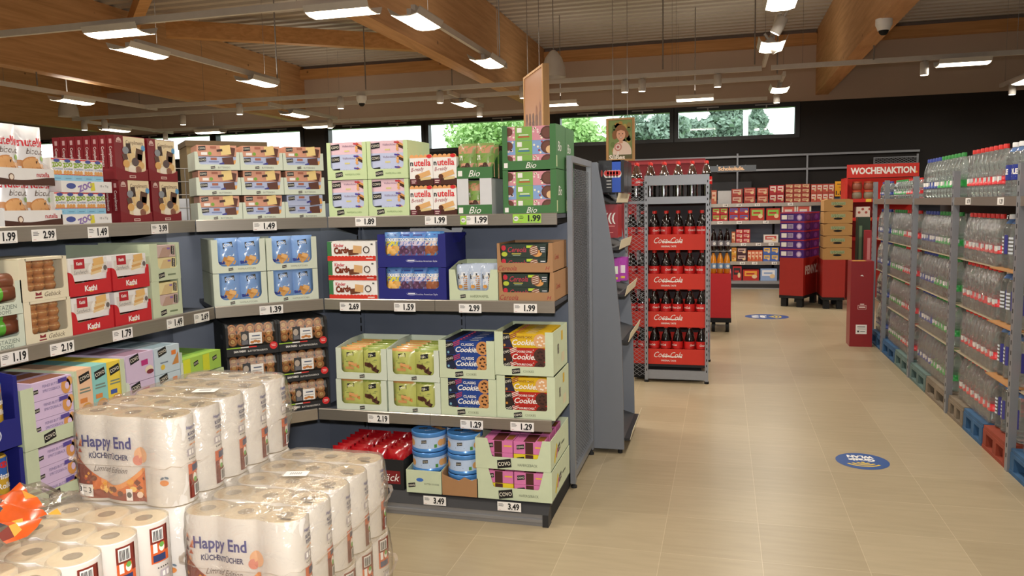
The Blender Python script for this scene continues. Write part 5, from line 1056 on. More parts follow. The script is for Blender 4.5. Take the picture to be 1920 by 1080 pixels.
# ================================================================== cola rack
def cola_bottle(top):
    r = empty('cola_bottle'); pr = [(.030, 0), (.044, .006), (.046, .03), (.043, .08), (.046, .13), (.046, .17), (.044, .2), (.036, .245), (.022, .285), (.014, .305), (.014, .318)]
    b = MB()
    if top:
        b.lathe(pr, 'cola_clear', 16); body = b.build('bottle_body', r); q = MB(); q.lathe([(max(.003, a-.003), z) for a, z in pr if z < .22] + [(.040, .225)], 'cola_dark', 16); liq = q.build('cola', r, (0, 0, .002))
    else: b.lathe(pr, 'cola_dark', 16); body = b.build('bottle_body', r); liq = None
    l = MB(); l.lathe([(.0475, .132), (.0475, .198)], 'label_red', 20, cap=False); S = lambda u, v, k: (math.sin(u/.0475)*(.0477+k*LIFT), -math.cos(u/.0475)*(.0477+k*LIFT), v)
    l.text(S, 'Coca-Cola', .004, .167, .026, WHITE, 1, shear=.35, bold=.02, wmax=.085); c = MB(); c.lathe([(.0165, .312), (.0165, .334), (.015, .336)], 'cap_red', 14)
    kids = [body, l.build('label', r), c.build('cap', r)] + ([liq] if liq else []); return Proto(r, kids)
CX0, CY, PIT = -.835, 6.95, .1065
cola, colat = cola_bottle(False), cola_bottle(True)
def pcoke(m, S):
    m.text(S, 'Coca-Cola', .385, .086, .052, WHITE, 1, shear=.35, bold=.0, wmax=.25); m.strip(S, .33, .50, lambda u: .070-.02*math.sin((u-.33)*18)*.4, lambda u: .074-.02*math.sin((u-.33)*18)*.4+.006, WHITE, 2, 14); m.text(S, 'ORIGINAL TASTE', .385, .033, .014, WHITE, 1, bold=.02, wmax=.13)
cct = tray('bottle_tray', .715, .138, .95, 'card_coke', None, pcoke)
LZ = [.158, .492, .827, 1.172]
for k, z in enumerate(LZ):
    nm = ['lowest', 'second', 'third', 'topmost'][k]
    cct.place((CX0-.01, CY+.005, z), 0, 'red cola tray, %s of the four layers in the wire rack' % nm, 'bottle tray', 'red cola trays')
    for i in range(7):
        for rw in range(2): cola.place((CX0+.042+PIT*i*.96, CY+.065+.1*rw, z+.006), random.uniform(-1.2, 1.2), 'cola bottle with red label, %s from left, %s row of the %s tray' % (ORD[i], ['front', 'second'][rw], nm), 'cola bottle', 'cola bottles in the trays')
for i in range(6):
    for rw in range(2): colat.place((CX0+.085+.121*i, CY+.10+.12*rw, 1.605), random.uniform(-1, 1), 'cola bottle standing on top of the wire rack, %s from left, %s row' % (ORD[i], ['front', 'second'][rw]), 'cola bottle', 'cola bottles on the rack top')
r = empty('wire_rack', (-.85, 6.93, 0))
for x, y, nm in ((.01, 0, 0), (.185, 0, 0), (.705, 0, 1), (.705, 1.0, 1), (.01, 1.0, 0)):
    p = MB(); p.box(x, x+.028, y-.012, y+.02, .02, 1.82, 'rack_grey'); z = .1
    while z < 1.8: p.box(x+.01, x+.018, y-.0125, y-.0115, z, z+.02, 'slot_and_shade_black'); z += .05
    p.build('post', r); f = MB(); f.lathe([(.02, 0), (.02, .02)], 'rubber', 10); f.build('foot', r, (x+.014, y, 0))
for z0, z1 in ((1.735, 1.82), (1.575, 1.635), (.03, .11)): b = MB(); b.box(.19, .71, -.008, .015, z0, z1, 'rack_grey'); b.build('cross_beam', r)
s = MB(); s.box(.01, .73, .02, 1.0, 1.58, 1.602, 'rack_grey'); s.build('top_shelf', r)
g = MB(); lattice(g, .15, 1.75, .052, .036, .0028, 'rack_grey'); g.build('mesh_panel', r, (.037, .005, .05))
b = MB(); b.box(.01, .73, 1.0, 1.01, .1, 1.8, 'plinth_dark'); b.build('back_panel', r)
tag(r, 'tall grey wire rack holding cola trays beside the aisle', 'rack')
r = empty('pallet', (-.84, 6.98, 0)); m = MB(); m.box(0, .71, 0, .9, .13, .155, 'plinth_dark'); m.build('deck', r); m = MB(); m.box(.06, .66, .02, .85, .02, .13, 'slot_and_shade_black'); m.build('pallet_blocks', r); tag(r, 'dark pallet under the cola trays', 'pallet')
# maroon display behind the rack
a, b = at(1166, 302, 'Y', 9.2), at(1322, 302, 'Y', 9.2); m = MB(); m.box(a.x, b.x, 9.2, 9.6, 0, a.z, 'card_maroon'); m.box(a.x, b.x, 9.19, 9.2, a.z-.05, a.z-.02, K('#a3323a')); tag(m.build('cardboard_display'), 'maroon cardboard display wall behind the cola rack', 'display')
# ================================================================== bottle display on wheels
a, b = at(1330, 513, 'Y', 9.78), at(1371, 513, 'Y', 9.78); zt = a.z
r = empty('bottle_display', (a.x, 9.78, 0)); W_ = b.x-a.x; m = MB(); m.box(0, W_, 0, .7, .17, zt, 'card_red'); m.build('red_box', r); m = MB(); m.box(-.0, W_+.005, -.005, .7, .12, .175, 'rubber'); m.build('wheel_frame', r)
for x in (.05, W_-.04):
    for y in (.05, .6): k = MB(); k.tube((x-.02, y, .06), (x+.02, y, .06), .06, 'rubber', 14); k.build('wheel', r)
tag(r, 'red bottle display on black wheels behind the cola rack', 'bottle display')
def soft(name, liquid, capm, lab):
    r = empty(name); b = MB(); b.lathe([(.028, 0), (.037, .006), (.039, .1), (.037, .16), (.028, .2), (.015, .235), (.014, .255)], liquid, 14); l = MB(); l.lathe([(.0395, .06), (.0395, .125)], K(lab), 14, cap=False); l.ell(lambda u, v, k: (math.sin(u/.0395)*.0402, -math.cos(u/.0395)*.0402, v), 0, .09, .018, .018, WHITE, 1); c = MB(); c.lathe([(.0155, .25), (.0155, .27)], capm, 10)
    return Proto(r, [b.build('bottle_body', r), l.build('label', r), c.build('cap', r)])
ob, db = soft('juice_bottle', K('#d98a1e', .15, .5), 'rubber', '#7fa5c8'), soft('juice_bottle', 'cola_dark', 'rubber', '#8f8f96')
for i in range(3):
    for rw in range(3):
        ob.place((a.x+.045+.08*i, 9.83+.085*rw, zt), .3, 'orange drink bottle with pale blue label, %s from left, row %d of the wheeled display' % (ORD[i], rw+1), 'drink bottle', 'orange drink bottles')
        db.place((a.x+.045+.08*i, 9.83+.085*rw, zt+.274), .3, 'dark drink bottle, %s from left, row %d of the upper layer' % (ORD[i], rw+1), 'drink bottle', 'dark drink bottles')
m = MB(); m.box(a.x, b.x, 9.79, 10.1, zt+.270, zt+.274, 'card_grey'); tag(m.build('cardboard_sheet'), 'thin card sheet between orange and dark drink bottles', 'cardboard')
# ================================================================== water bottles along the right
def water(name, lab, capm, big=False):
    r = empty(name); R_, H_ = (.051, .318) if big else (.0425, .318); b = MB(); pr = [(R_*.7, 0), (R_, .008)]
    if big:
        for i in range(9): z = .02+.023*i; pr += [(R_, z), (R_*.95, z+.009), (R_, z+.018)]
        pr += [(R_*.9, .25), (R_*.6, .28), (.018, .296)]
    else: pr += [(R_, .06), (R_*.93, .07), (R_, .08), (R_, .155), (R_*.86, .17), (R_*.98, .19), (R_*.9, .225), (R_*.6, .265), (R_*.36, .295), (.014, .305)]
    b.lathe(pr, 'bottle_pet', 14); body = b.build('bottle_body', r); l = MB(); q = R_*1.012
    S = lambda u, v, k: (-math.cos(u/q)*(q+k*LIFT), -math.sin(u/q)*(q+k*LIFT), v)
    if big == 2:
        for i in range(5): l.rect(S, -.02, .09+.022*i, .022, .102+.022*i, K('#ccd3dc', .4), 1, 4, 1)
        l.rect(S, .028, .085, .05, .20, K('#3a3a86', .4), 1, 3, 1); l.lathe([(.034, .268), (.021, .292)], K('#2f7fd0', .4), 14, cap=False)
    elif big: l.lathe([(q, .10), (q, .19)], K('#24348f', .35), 16, cap=False); l.text(S, 'IDLE', 0, .15, .03, WHITE, 1, bold=.05, wmax=.07); line(l, S, 0, .12, .05, .004, '#c9d4f2', 2); l.lathe([(.034, .268), (.021, .292)], 'cap_blue' if False else K('#2f7fd0', .4), 14, cap=False)
    else: l.lathe([(q, .080), (q, .102), (q, .102), (q, .128)], K(lab, .35), 14, cap=False); l.rect(S, -.03, .102, .03, .128, K('#c3c6ca', .4), 1, 6, 1); l.rect(S, -.010, .095, .014, .126, WHITE, 2, 2, 1)
    lb_ = l.build('label', r); c = MB(); k = .021 if big else .0165; c.lathe([(k, .296), (k, .320), (k*.9, .324)], capm, 12); return Proto(r, [body, lb_, c.build('cap', r)])
WB = {'red': water('water_bottle', '#d8262e', 'cap_red'), 'green': water('water_bottle', '#2f9f48', 'cap_green'), 'blue': water('water_bottle', '#28418f', 'cap_blue'), 'big': water('large_water_bottle', '', 'cap_white', 1), 'bulk': water('large_water_bottle', '', 'cap_white', 2)}
SEG = [('red', 4.38, .09, 6, 'nearest bay'), ('big', 5.062, .108, 4, 'first bay'), ('red', 5.492, .089, 8, 'first bay'), ('green', 6.37, .089, 7, 'second bay'), ('blue', 7.0, .089, 5, 'second bay'), ('red', 7.6, .09, 6, 'third bay'), ('green', 8.15, .09, 6, 'third bay'), ('blue', 8.84, .09, 6, 'farthest bay')]
WX = 1.678; LW = [.148, .481, .814, 1.147, 1.577]; LN = ['floor layer', 'second layer', 'third layer', 'fourth layer', 'top shelf']
clear('film_pack', '#ffffff', .07, .2, .03, '#f0ece6', .9, 26)
for kind, y0, pit, n, bay in SEG:
    for li, z in enumerate(LW):
        for i in range(n):
            WB['bulk' if kind == 'big' and li < 4 else kind].place((WX+(.02 if kind == 'big' else 0), y0+pit*i, z), random.uniform(-.4, .4), ('large water bottle with white cap' if kind == 'big' else 'clear water bottle with %s label' % kind)+', %s from near end, %s, %s' % (ORD[i], LN[li], bay), 'water bottle', 'large water bottles' if kind == 'big' else '%s labelled water bottles' % kind, sc=(.8, .8, .56) if (li == 4 and y0 > 7.5) else None)
        if kind != 'big' and li < 4:
            m = MB(); ya, yb = y0-pit/2, y0+pit*(n-.5)
            nseg = n*4; vs = []
            for zz in (0.004, .03, .2, .25, .29):
                for j in range(nseg+1):
                    t = j/nseg; y = ya+(yb-ya)*t; vs.append((WX-.047+.006*abs(math.sin(PI*n*t))*-1+.006+(0, 0, .0, .012, .03)[int(zz > .01)+int(zz > .1)+int(zz > .22)+int(zz > .27)], y, z+zz))
            m.add(vs, [(k*(nseg+1)+j, k*(nseg+1)+j+1, (k+1)*(nseg+1)+j+1, (k+1)*(nseg+1)+j) for k in range(4) for j in range(nseg)], 'film_pack', True)
            tag(m.build('shrink_film'), 'clear film around the %s labelled bottles, %s, %s' % (kind, LN[li], bay), 'shrink film', 'films around water bottles')
m = MB(); rnd = random.Random(3)
for li, z in enumerate(LW):
    y = 4.38
    while y < (9.35 if li < 4 else 7.45): m.lathe([(.03, 0), (.041, .01), (.041, .16), (.037, .17), (.04, .2), (.022, .27), (.013, .31)], 'bottle_rear', 8, (WX+.105, y, z)); y += .09
o = m.build('water_bottles_behind'); tag(o, 'second row of clear water bottles standing behind the front row', 'water bottles', kind='stuff')
r = empty('bottle_rack', (1.6, 4.3, 0))
for y in (4.98, 6.28, 7.5, 8.75, 9.38):
    p = MB(); p.box(-.012, .03, y-4.3-.022, y-4.3+.022, 0, 1.765, 'rack_grey'); z = .08
    while z < 1.72: p.box(-.0125, -.0115, y-4.3-.006, y-4.3+.006, z, z+.025, 'slot_and_shade_black'); z += .06
    p.build('post', r)
ys = [4.4, 4.98, 6.28, 7.5, 8.75, 9.38]
for a, b in zip(ys, ys[1:]):
    p = MB(); p.box(.0, .62, a-4.3+.02, b-4.3-.02, 1.535, 1.575, 'rack_grey'); s = p.build('shelf', r); p = MB(); p.prism([(.003, 1.525), (-.004, 1.577), (.002, 1.58), (.012, 1.58), (.012, 1.525)], a-4.3+.024, b-4.3-.024, 'steel_rail', 'y') if False else p.box(-.008, .004, a-4.3+.024, b-4.3-.024, 1.525, 1.58, 'steel_rail'); p.build('price_rail', s)
p = MB(); p.box(.66, .68, 0, 5.1, 0, 1.8, 'plinth_dark'); p.build('back_panel', r); tag(r, 'long grey rack of water bottles along the right side of the aisle', 'rack')
for px, s_, w_ in ((1815, '0.79', 'under the red bottles'), (1876, '1.29', 'under the large bottles')):
    p = at(px, 370, 'X', 1.588); m = MB(); m.box(-.0015, 0, -.055, .055, -.022, .022, WHITE); m.text(flat((-.0017, 0, 0), (0, -1, 0), (0, 0, 1), (-1, 0, 0)), s_, .012, 0, .026, BLACK, 1, bold=.02); o = m.build('price_tag', None, (1.590, p.y, 1.552)); tag(o, 'white price tag reading %s on the bottle rack rail %s' % (s_, w_), 'price tag', 'price tags on the bottle rack')
def pallet(y0, y1, mt, label):
    r = empty('pallet', (1.60, y0, 0)); W_ = y1-y0; D_ = .6; d = MB()
    for i in range(5): d.box(D_*i/5+.004, D_*(i+1)/5-.01, 0, W_, .122, .144, mt)
    d.box(0, .08, 0, W_, .1, .122, mt); d.build('deck', r)
    for y in (0, W_/2-.03, W_-.06): b = MB(); b.box(.0, .5, y, y+.06, .022, .1, mt); b.build('block', r)
    b = MB(); b.box(-.004, .09, 0, W_, 0, .022, mt); b.build('runner', r); b = MB(); b.box(.4, .5, 0, W_, 0, .022, mt); b.build('runner', r); tag(r, label, 'pallet', 'pallets under the water bottles')
for a in [(4.3, 4.95, 'pallet_blue', 'blue pallet at the right edge of the picture'), (5.01, 5.44, 'pallet_red', 'red-brown wooden pallet under the large water bottles'), (5.46, 5.86, 'pallet_blue', 'worn blue pallet next to the red-brown one'), (5.88, 6.24, 'wood_pallet', 'grey wooden pallet in the first bay behind the blue one'),
          (6.31, 6.9, 'wood_pallet', 'grey wooden pallet under green labelled bottles'), (6.92, 7.46, 'pallet_teal', 'greenish pallet under blue labelled bottles'), (7.55, 8.1, 'pallet_teal', 'greenish pallet in the third bay, nearer one'), (8.12, 8.71, 'pallet_blue', 'blue pallet in the third bay, farther one'), (8.79, 9.34, 'pallet_blue', 'blue pallet in the farthest bay')]: pallet(*a)
for li in range(1, 4):
    m = MB(); m.box(1.605, 2.2, 5.0, 5.46, LW[li]-.008, LW[li]-.001, mat('card_sheet', '#b3814e', .7)); tag(m.build('cardboard_sheet'), 'brown cardboard sheet under the large bottles, %s' % LN[li], 'cardboard', 'sheets between large bottles')
    for ya, yb, t in ((5.47, 6.25, 'red bottles, first bay'), (6.31, 7.46, 'green and blue bottles, second bay'), (7.54, 8.70, 'red and green bottles, third bay'), (8.79, 9.35, 'blue bottles, farthest bay'), (4.5, 4.94, 'bottles of the nearest bay')):
        m = MB(); m.box(1.625, 2.2, ya, yb, LW[li]-.005, LW[li]-.001, mat('card_tan', '#a89a80', .7)); tag(m.build('cardboard_sheet'), 'pale cardboard sheet under the %s of %s' % (LN[li], t), 'cardboard', 'sheets between water bottles')
# ================================================================== tall red box, stacks, far shelves
a, b = at(1593, 650, 'Z', 0), at(1634, 650, 'Z', 0); Y_ = 9.0; zt = at(1612, 490, 'Y', Y_).z; W_ = 1.55-1.325
m = MB(); m.box(0, W_, 0, .24, 0, zt, K('#8f1a22', .4, .2)); m.rect(FRONT, .075, .44*zt, .16, .49*zt, K('#e5c9c5'), 1); m.rect(FRONT, .079, .444*zt, .156, .486*zt, K('#8f1a22', .4, .2), 2); line(m, FRONT, .118, .465*zt, .06, .018, '#e5c9c5', 3); line(m, FRONT, .118, .50*zt, .04, .012, '#e5c9c5', 1)
m.rect(FRONT, .06, .15*zt, .17, .26*zt, WHITE, 1); line(m, FRONT, .115, .235*zt, .08, .01, '#777777', 2); line(m, FRONT, .085, .18*zt, .02, .018, '#333333', 2); line(m, FRONT, .13, .18*zt, .05, .006, '#777777', 2); line(m, FRONT, .12, .21*zt, .08, .005, '#999999', 2); m.poly(FRONT, [(.09, .83*zt), (.13, .825*zt), (.11, .845*zt)], WHITE, 1)
m.rect(flat((0, 0, zt), (1, 0, 0), (0, 1, 0), (0, 0, 1)), .02, .02, .15, .12, K('#e0b52a'), 1); tag(m.build('tall_carton', None, (1.325, Y_, 0)), 'tall dark red carton with white label standing alone before the bottle rack', 'carton')
def stand(px0, px1, yt, Y_, d, name, label, side_text=None, rot=0):
    a, b = at(px0, yt, 'Y', Y_), at(px1, yt, 'Y', Y_); W_ = b.x-a.x; r = empty(name, (a.x, Y_, 0), rot); W_ = W_/math.cos(rot); m = MB(); m.box(0, W_, 0, d, .17, a.z, mat('stand_red', '#a3231a', .5))
    if side_text: m.text(flat((W_, 0, 0), (0, 1, 0), (0, 0, 1), (1, 0, 0)), side_text, d*.5, .55, .12, WHITE, 1, bold=.05, wmax=d*.8)
    m.build('red_box', r)
    for x in (.02, W_-.1):
        for y in (.02, d-.12): f = MB(); f.box(x, x+.08, y, y+.1, 0, .13, 'rubber'); f.build('foot', r)
    f = MB(); f.box(0, W_, 0, d, .13, .172, 'rubber'); f.build('frame', r); tag(r, label, 'display stand'); return a.x, W_, a.z
PR = -.40
x0, W_, z0 = stand(1462, 1505, 483, 12.35, .75, 'display_stand', 'red display stand on black feet under the purple cartons', 'PENNY.', PR)
zt = at(1483, 398, 'Y', 12.35).z; ph = (zt-z0)/5
def pur(m):
    m.rect(FRONT, 0, 0, W_, ph*.88, K('#4a2380', .4), 0); m.rect(FRONT, 0, ph*.88, W_, ph, K('#b02a3a'), 1); m.rect(FRONT, .02, .03, W_*.28, ph*.7, WHITE, 1); m.rect(FRONT, W_*.32, .03, W_*.55, ph*.7, K('#b9a8d0'), 1); m.ell(FRONT, W_*.8, ph*.42, .04, .045, K('#a98ac0'), 1); m.ell(FRONT, W_*.8, ph*.42, .025, .03, K('#d8c4dd'), 2)
    for i in range(8): m.rect(FRONT, W_*(.33+.026*i), .04, W_*(.34+.026*i), ph*.65, BLACK, 2)
    S = flat((W_, 0, 0), (0, 1, 0), (0, 0, 1), (1, 0, 0)); m.rect(S, 0, ph*.85, .36, ph, K('#b02a3a'), 1); m.ell(S, .18, ph*.42, .08, .04, K('#7a4aa8'), 1)
m = MB(); m.box(0, W_, 0, .36, 0, ph, K('#43207a', .4)); pur(m); pp = Proto(m.build('chocolate_carton'))
for k in range(5):
    for j in (0, 1): pp.place((x0-math.sin(PR)*.37*j, 12.352+math.cos(PR)*.37*j, z0+ph*k), PR, 'purple chocolate carton, %s from the bottom, %s stack' % (ORD[k], ['front', 'rear'][j]), 'carton', 'purple chocolate cartons')
x0, W_, z0 = stand(1543, 1585, 487, 12.1, .7, 'display_stand', 'orange-red display stand under the brown crates', None)
zt = at(1565, 373, 'Y', 12.1).z; ph = (zt-z0)/5; W2 = at(1598, 430, 'Y', 12.1).x-x0
m = MB(); m.prism([(0, 0), (W2, 0), (W2, ph*.9), (W2*.85, ph*.98), (W2*.15, ph*.98), (0, ph*.9)], 0, .4, mat('crate_tan', '#b5884f', .7)); m.ell(FRONT, W2/2, ph*.38, .06, .016, 'slot_and_shade_black', 1); m.rect(FRONT, W2*.25, ph*.5, W2*.75, ph*.75, K('#9aa07a'), 1); m.text(FRONT, 'Wawi', W2/2, ph*.62, .05, K('#6a8a5a'), 2, shear=.3)
m.text(FRONT, '', 0, 0, .01, BLACK) if False else None; cr = Proto(m.build('brown_crate'))
for k in range(5): cr.place((x0, 12.1, z0+ph*k), 0, 'brown cardboard crate with green lettering, %s from the bottom' % ORD[k], 'crate', 'brown cardboard crates')
# chocolate shelves at the far wall
FY = 14.9; xa, xb = -1.2, 3.9; r = empty('shelf_unit', (xa, FY, 0)); SH = [at(1400, y, 'Y', FY).z for y in (381.5, 414, 455.5, 490.5)]
for z in SH:
    m = MB(); m.box(0, xb-xa, .03, .42, z-.03, z, 'shelf_plate'); s = m.build('shelf', r); m = MB(); m.box(0, xb-xa, 0, .03, z-.06, z+.004, 'steel_rail'); m.build('price_rail', s)
m = MB(); m.box(0, xb-xa, -.1, .42, .0, .14, 'plinth_grey'); m.box(0, xb-xa, -.102, -.1, .02, .09, 'plinth_dark'); m.build('base', r); m = MB(); m.box(0, xb-xa, .40, .42, .14, 1.62, 'shelf_back'); m.build('back_panel', r)
m = MB(); m.box(.6, 1.7, .41, .42, 1.6, 1.95, 'plinth_dark'); g = m.build('top_panel', r)
for px in (1383, 1450): m = MB(); x = at(px, 440, 'Y', FY+.39).x-xa; m.box(x-.02, x+.02, .39, .4, .14, 1.62, 'slot_and_shade_black'); m.build('upright', r)
tag(r, 'long grey shelf unit with chocolate along the far wall', 'shelf unit')
FZ = {1: SH[0], 2: SH[1], 3: SH[2], 4: SH[3], 0: .14}
def block(sh, x0, x1, yt, cols, rows, c1, c2, name, label, cat):
    a, b = at(x0, yt, 'Y', FY+.03), at(x1, yt, 'Y', FY+.03); z = FZ[sh]; w_ = (b.x-a.x)/cols; h_ = (a.z-z)/rows; m = MB(); m.box(0, w_*.97, 0, .25, 0, h_*.97, K(c1)); m.rect(FRONT, w_*.1, h_*.38, w_*.85, h_*.85, K(c2), 1); line(m, FRONT, w_*.45, h_*.6, w_*.5, h_*.14, c1, 2); m.ell(FRONT, w_*.7, h_*.35, w_*.16, h_*.18, K('#e6c79a'), 3, 10); pr = Proto(m.build(name))
    for j in range(rows):
        for i in range(cols):
            pos = ('' if cols*rows == 1 else ', '+('' if rows == 1 else ['lowest row', 'second row', 'third row', 'fourth row'][j]+(' ' if cols > 1 else ''))+('' if cols == 1 else ORD[i]+' from left'))
            pr.place((a.x+w_*i, FY+.03, z+h_*j), 0, (label.replace(' on the far top shelf', ', far top shelf').replace(' in the middle of the', ',')+pos), cat, label if cols*rows > 1 else None)
for a in [(1, 1334, 1344, 356, 1, 1, '#c9694f', '#e8c0a8', 'praline_box', 'salmon box at the left of the top chocolate shelf', 'chocolate box'), (1, 1372, 1393, 354, 1, 2, '#b5473c', '#e5c0b0', 'praline_box', 'rosy praline box on the top chocolate shelf beside the grey card', 'chocolate box'), (1, 1395, 1417, 352, 1, 2, '#b23a34', '#d99a80', 'praline_box', 'red praline box on the top far shelf, beside the rosy ones', 'chocolate box'), (1, 1420, 1441, 352, 1, 2, '#b8432e', '#e0a890', 'praline_box', 'orange red praline box before the heart-coloured boxes', 'chocolate box'),
          (1, 1443, 1471, 347, 2, 2, '#b3212a', '#f0d8d0', 'praline_box', 'bright red praline box in the middle of the far top shelf', 'chocolate box'), (1, 1473, 1519, 345.5, 3, 4, '#a8402f', '#e5c79a', 'praline_box', 'flat brown red chocolate box on the far top shelf', 'chocolate box'), (1, 1521, 1565, 345, 4, 2, '#c4513f', '#f0dcd0', 'praline_box', 'pale red praline box left of the yellow sign', 'chocolate box'),
          (2, 1336, 1365, 390, 2, 2, '#b3262a', '#8fae4a', 'chocolate_bar_box', 'red box with green bars on the second far shelf', 'chocolate box'), (2, 1367, 1405, 389, 2, 2, '#b3262a', '#4a5fa8', 'chocolate_bar_box', 'red box with blue bars on the second far shelf', 'chocolate box'), (2, 1407, 1434, 390, 1, 1, '#b8301f', '#9ac25a', 'chocolate_bar_box', 'large red box with green wrapper, nearer the blue bars', 'chocolate box'), (2, 1437, 1464, 390, 1, 1, '#b8301f', '#86c24a', 'chocolate_bar_box', 'large red box with green wrapper beside the purple cartons', 'chocolate box'), (2, 1466, 1522, 383, 2, 1, '#e3d2c6', '#c9584a', 'biscuit_carton', 'white and red box above the purple cartons', 'chocolate box'),
          (3, 1380, 1407, 430, 2, 3, '#b0252c', '#e0b0a8', 'chocolate_bar_box', 'small red box on the third far shelf', 'chocolate box'), (3, 1432, 1460, 440, 1, 1, '#e5ddd6', '#c4524a', 'chocolate_bar_box', 'white and red box on the third far shelf', 'chocolate box'), (3, 1372, 1379, 434, 1, 1, '#b5603a', '#e8c8a0', 'chocolate_bar_box', 'narrow brown box on the third far shelf', 'chocolate box'),
          (4, 1372, 1381, 464, 1, 2, '#d9a03a', '#b5602a', 'chocolate_bar_box', 'yellow box on the fourth far shelf', 'chocolate box'), (4, 1382, 1401, 464, 1, 2, '#43202a', '#c9a8a0', 'chocolate_bar_box', 'dark brown box on the fourth far shelf', 'chocolate box'), (4, 1402, 1430, 469, 4, 1, '#d0603a', '#f0c8a8', 'chocolate_bar_box', 'upright orange bar box on the fourth far shelf', 'chocolate box'), (4, 1431, 1461, 463, 2, 2, '#4a6ab8', '#e8b84a', 'chocolate_bar_box', 'blue and yellow box on the fourth far shelf', 'chocolate box'),
          (0, 1374, 1391, 498, 1, 1, '#b01f24', '#2a2224', 'chocolate_carton', 'red and black carton on the far bottom shelf', 'carton'), (0, 1393, 1424, 505, 1, 1, '#b3261f', '#e8a03a', 'chocolate_carton', 'red and orange carton on the far bottom shelf', 'carton'), (0, 1426, 1458, 503, 1, 1, '#8fa8d0', '#e8e8ee', 'chocolate_carton', 'pale blue carton on the far bottom shelf', 'carton')]: block(*a)
p = at(1346, 358, 'Y', FY+.05); q = at(1371, 378, 'Y', FY+.05); m = MB(); m.box(p.x, q.x, FY+.05, FY+.06, FZ[1], p.z, 'card_grey'); tag(m.build('shelf_card'), 'plain grey card standing on the far top shelf', 'card')
for i, (px, py) in enumerate([(1360, 381), (1386, 381), (1420, 381), (1482, 380), (1350, 414), (1386, 414), (1436, 414), (1394, 455), (1422, 455), (1446, 455), (1392, 490), (1415, 490), (1452, 490)]):
    p = at(px, py, 'Y', FY-.003); m = MB(); m.box(-.045, .045, -.002, 0, -.024, .024, WHITE); m.text(flat((0, -.003, 0)), ['1.99', '1.29', '1.11', '1.99', '0.99', '0.69', '1.49', '2.29', '2.49', '1.79', '2.69', '1.99', '3.49'][i], .005, 0, .024, BLACK, 1, bold=.03); z = min((s for s in SH), key=lambda s: abs(s-.028-p.z))-.028
    tag(m.build('price_tag', None, (p.x, FY-.002, z)), 'small price tag on the far chocolate shelves, %s from left on the %s rail' % (ORD[[0, 1, 2, 3, 0, 1, 2, 0, 1, 2, 0, 1, 2][i]], ['top', 'top', 'top', 'top', 'second', 'second', 'second', 'third', 'third', 'third', 'fourth', 'fourth', 'fourth'][i]), 'price tag', 'far price tags')
# signs
def sign(x0, y0, x1, y1, Y_, mt, txt, tc, label, h=.6, th=.03, extra=None):
    a, b = at(x0, y1, 'Y', Y_), at(x1, y0, 'Y', Y_); W_, H_ = b.x-a.x, b.z-a.z; m = MB(); m.box(0, W_, 0, th, 0, H_, mt); m.text(FRONT, txt, W_*.5, H_*.52, H_*h, tc, 1, bold=.04, wmax=W_*.9)
    if extra: extra(m, W_, H_)
    tag(m.build('hanging_sign' if txt[0] == 'S' else 'header_sign', None, (a.x, Y_, a.z)), label, 'sign')
sign(1325, 309, 1418, 323, 14.2, mat('sign_grey', '#50555c', .5), 'Schokolade.', K('#d9b08a'), 'dark grey sign reading Schokolade above the chocolate shelves', .62)
for px in (1345, 1398): p = at(px, 309, 'Y', 14.2); m = MB(); m.box(p.x-.01, p.x+.01, 14.23, 15.3, p.z-.03, p.z, 'rack_grey'); tag(m.build('sign_bracket'), '%s metal bracket behind the grey chocolate sign' % ('left' if px < 1370 else 'right'), 'bracket')
sign(1588, 305, 1724, 334, 13.2, mat('sign_red', '#c8281c', .45), 'WOCHENAKTION', WHITE, 'red header sign reading WOCHENAKTION beside the water bottles', .46, .03, lambda m, W_, H_: m.ell(FRONT, W_*.965, H_*.34, H_*.06, H_*.07, K('#f0a030'), 2))
a, b = at(1588, 334, 'Y', 13.21), at(1724, 334, 'Y', 13.21); r = empty('promotion_rack', (a.x, 13.21, 0)); W_ = b.x-a.x; m = MB(); m.box(0, W_, .45, .48, .0, a.z, 'sign_red'); m.build('back_panel', r); m = MB(); m.box(-.02, .01, -.01, .48, .0, a.z, 'sign_red'); m.build('side_panel', r); PZ = [at(1610, y, 'Y', 13.21).z for y in (373, 408, 445)]
for z in PZ: m = MB(); m.box(.01, W_, 0, .45, z-.05, z, 'sign_red'); m.rect(flat((0, 0, z-.05)), .28, .004, .36, .046, K('#e8c23a'), 1); m.build('shelf', r)
tag(r, 'red promotion rack below the WOCHENAKTION header', 'rack')
def jar(c):
    m = MB(); m.lathe([(.06, 0), (.075, .02), (.075, .08), (.06, .11)], K(c), 12); m.lathe([(.07, .105), (.07, .13)], K('#c4603f'), 12); return Proto(m.build('snack_tub'))
jr = [jar('#8a7f6a'), jar('#9a5a44')]; jx = at(1600, 350, 'Y', 13.25).x
for c in range(2):
    for k in range(2):
        jr[k].place((jx+.06+.17*c, 13.30, PZ[0]+.14*k), 0, 'snack tub under the WOCHENAKTION header, %s %s' % (UL[k], LR[c]), 'tub', 'snack tubs')
p, q = at(1606, 388, 'Y', 13.22), at(1631, 408, 'Y', 13.22); m = MB(); m.box(0, q.x-p.x, 0, .2, 0, p.z-PZ[1], K('#e0cdbf')); 
for i in range(5): m.ell(FRONT, .04+.05*i, .08+.05*(i % 2), .02, .02, K('#a84a3f'), 1)
tag(m.build('patterned_box', None, (p.x, 13.22, PZ[1])), 'white and red patterned box on the promotion rack', 'box')
p, q = at(1609, 407, 'Y', 12.9), at(1630, 490, 'Y', 12.9); m = MB(); m.box(p.x, q.x, 12.9, 13.1, 0, p.z, K('#2c4030')); m.rect(flat((p.x, 12.9, 0)), .02, p.z*.2, .06, p.z*.9, K('#6f8a6a'), 1); tag(m.build('standing_carton'), 'tall dark green carton left of the far bottle rack end', 'carton')
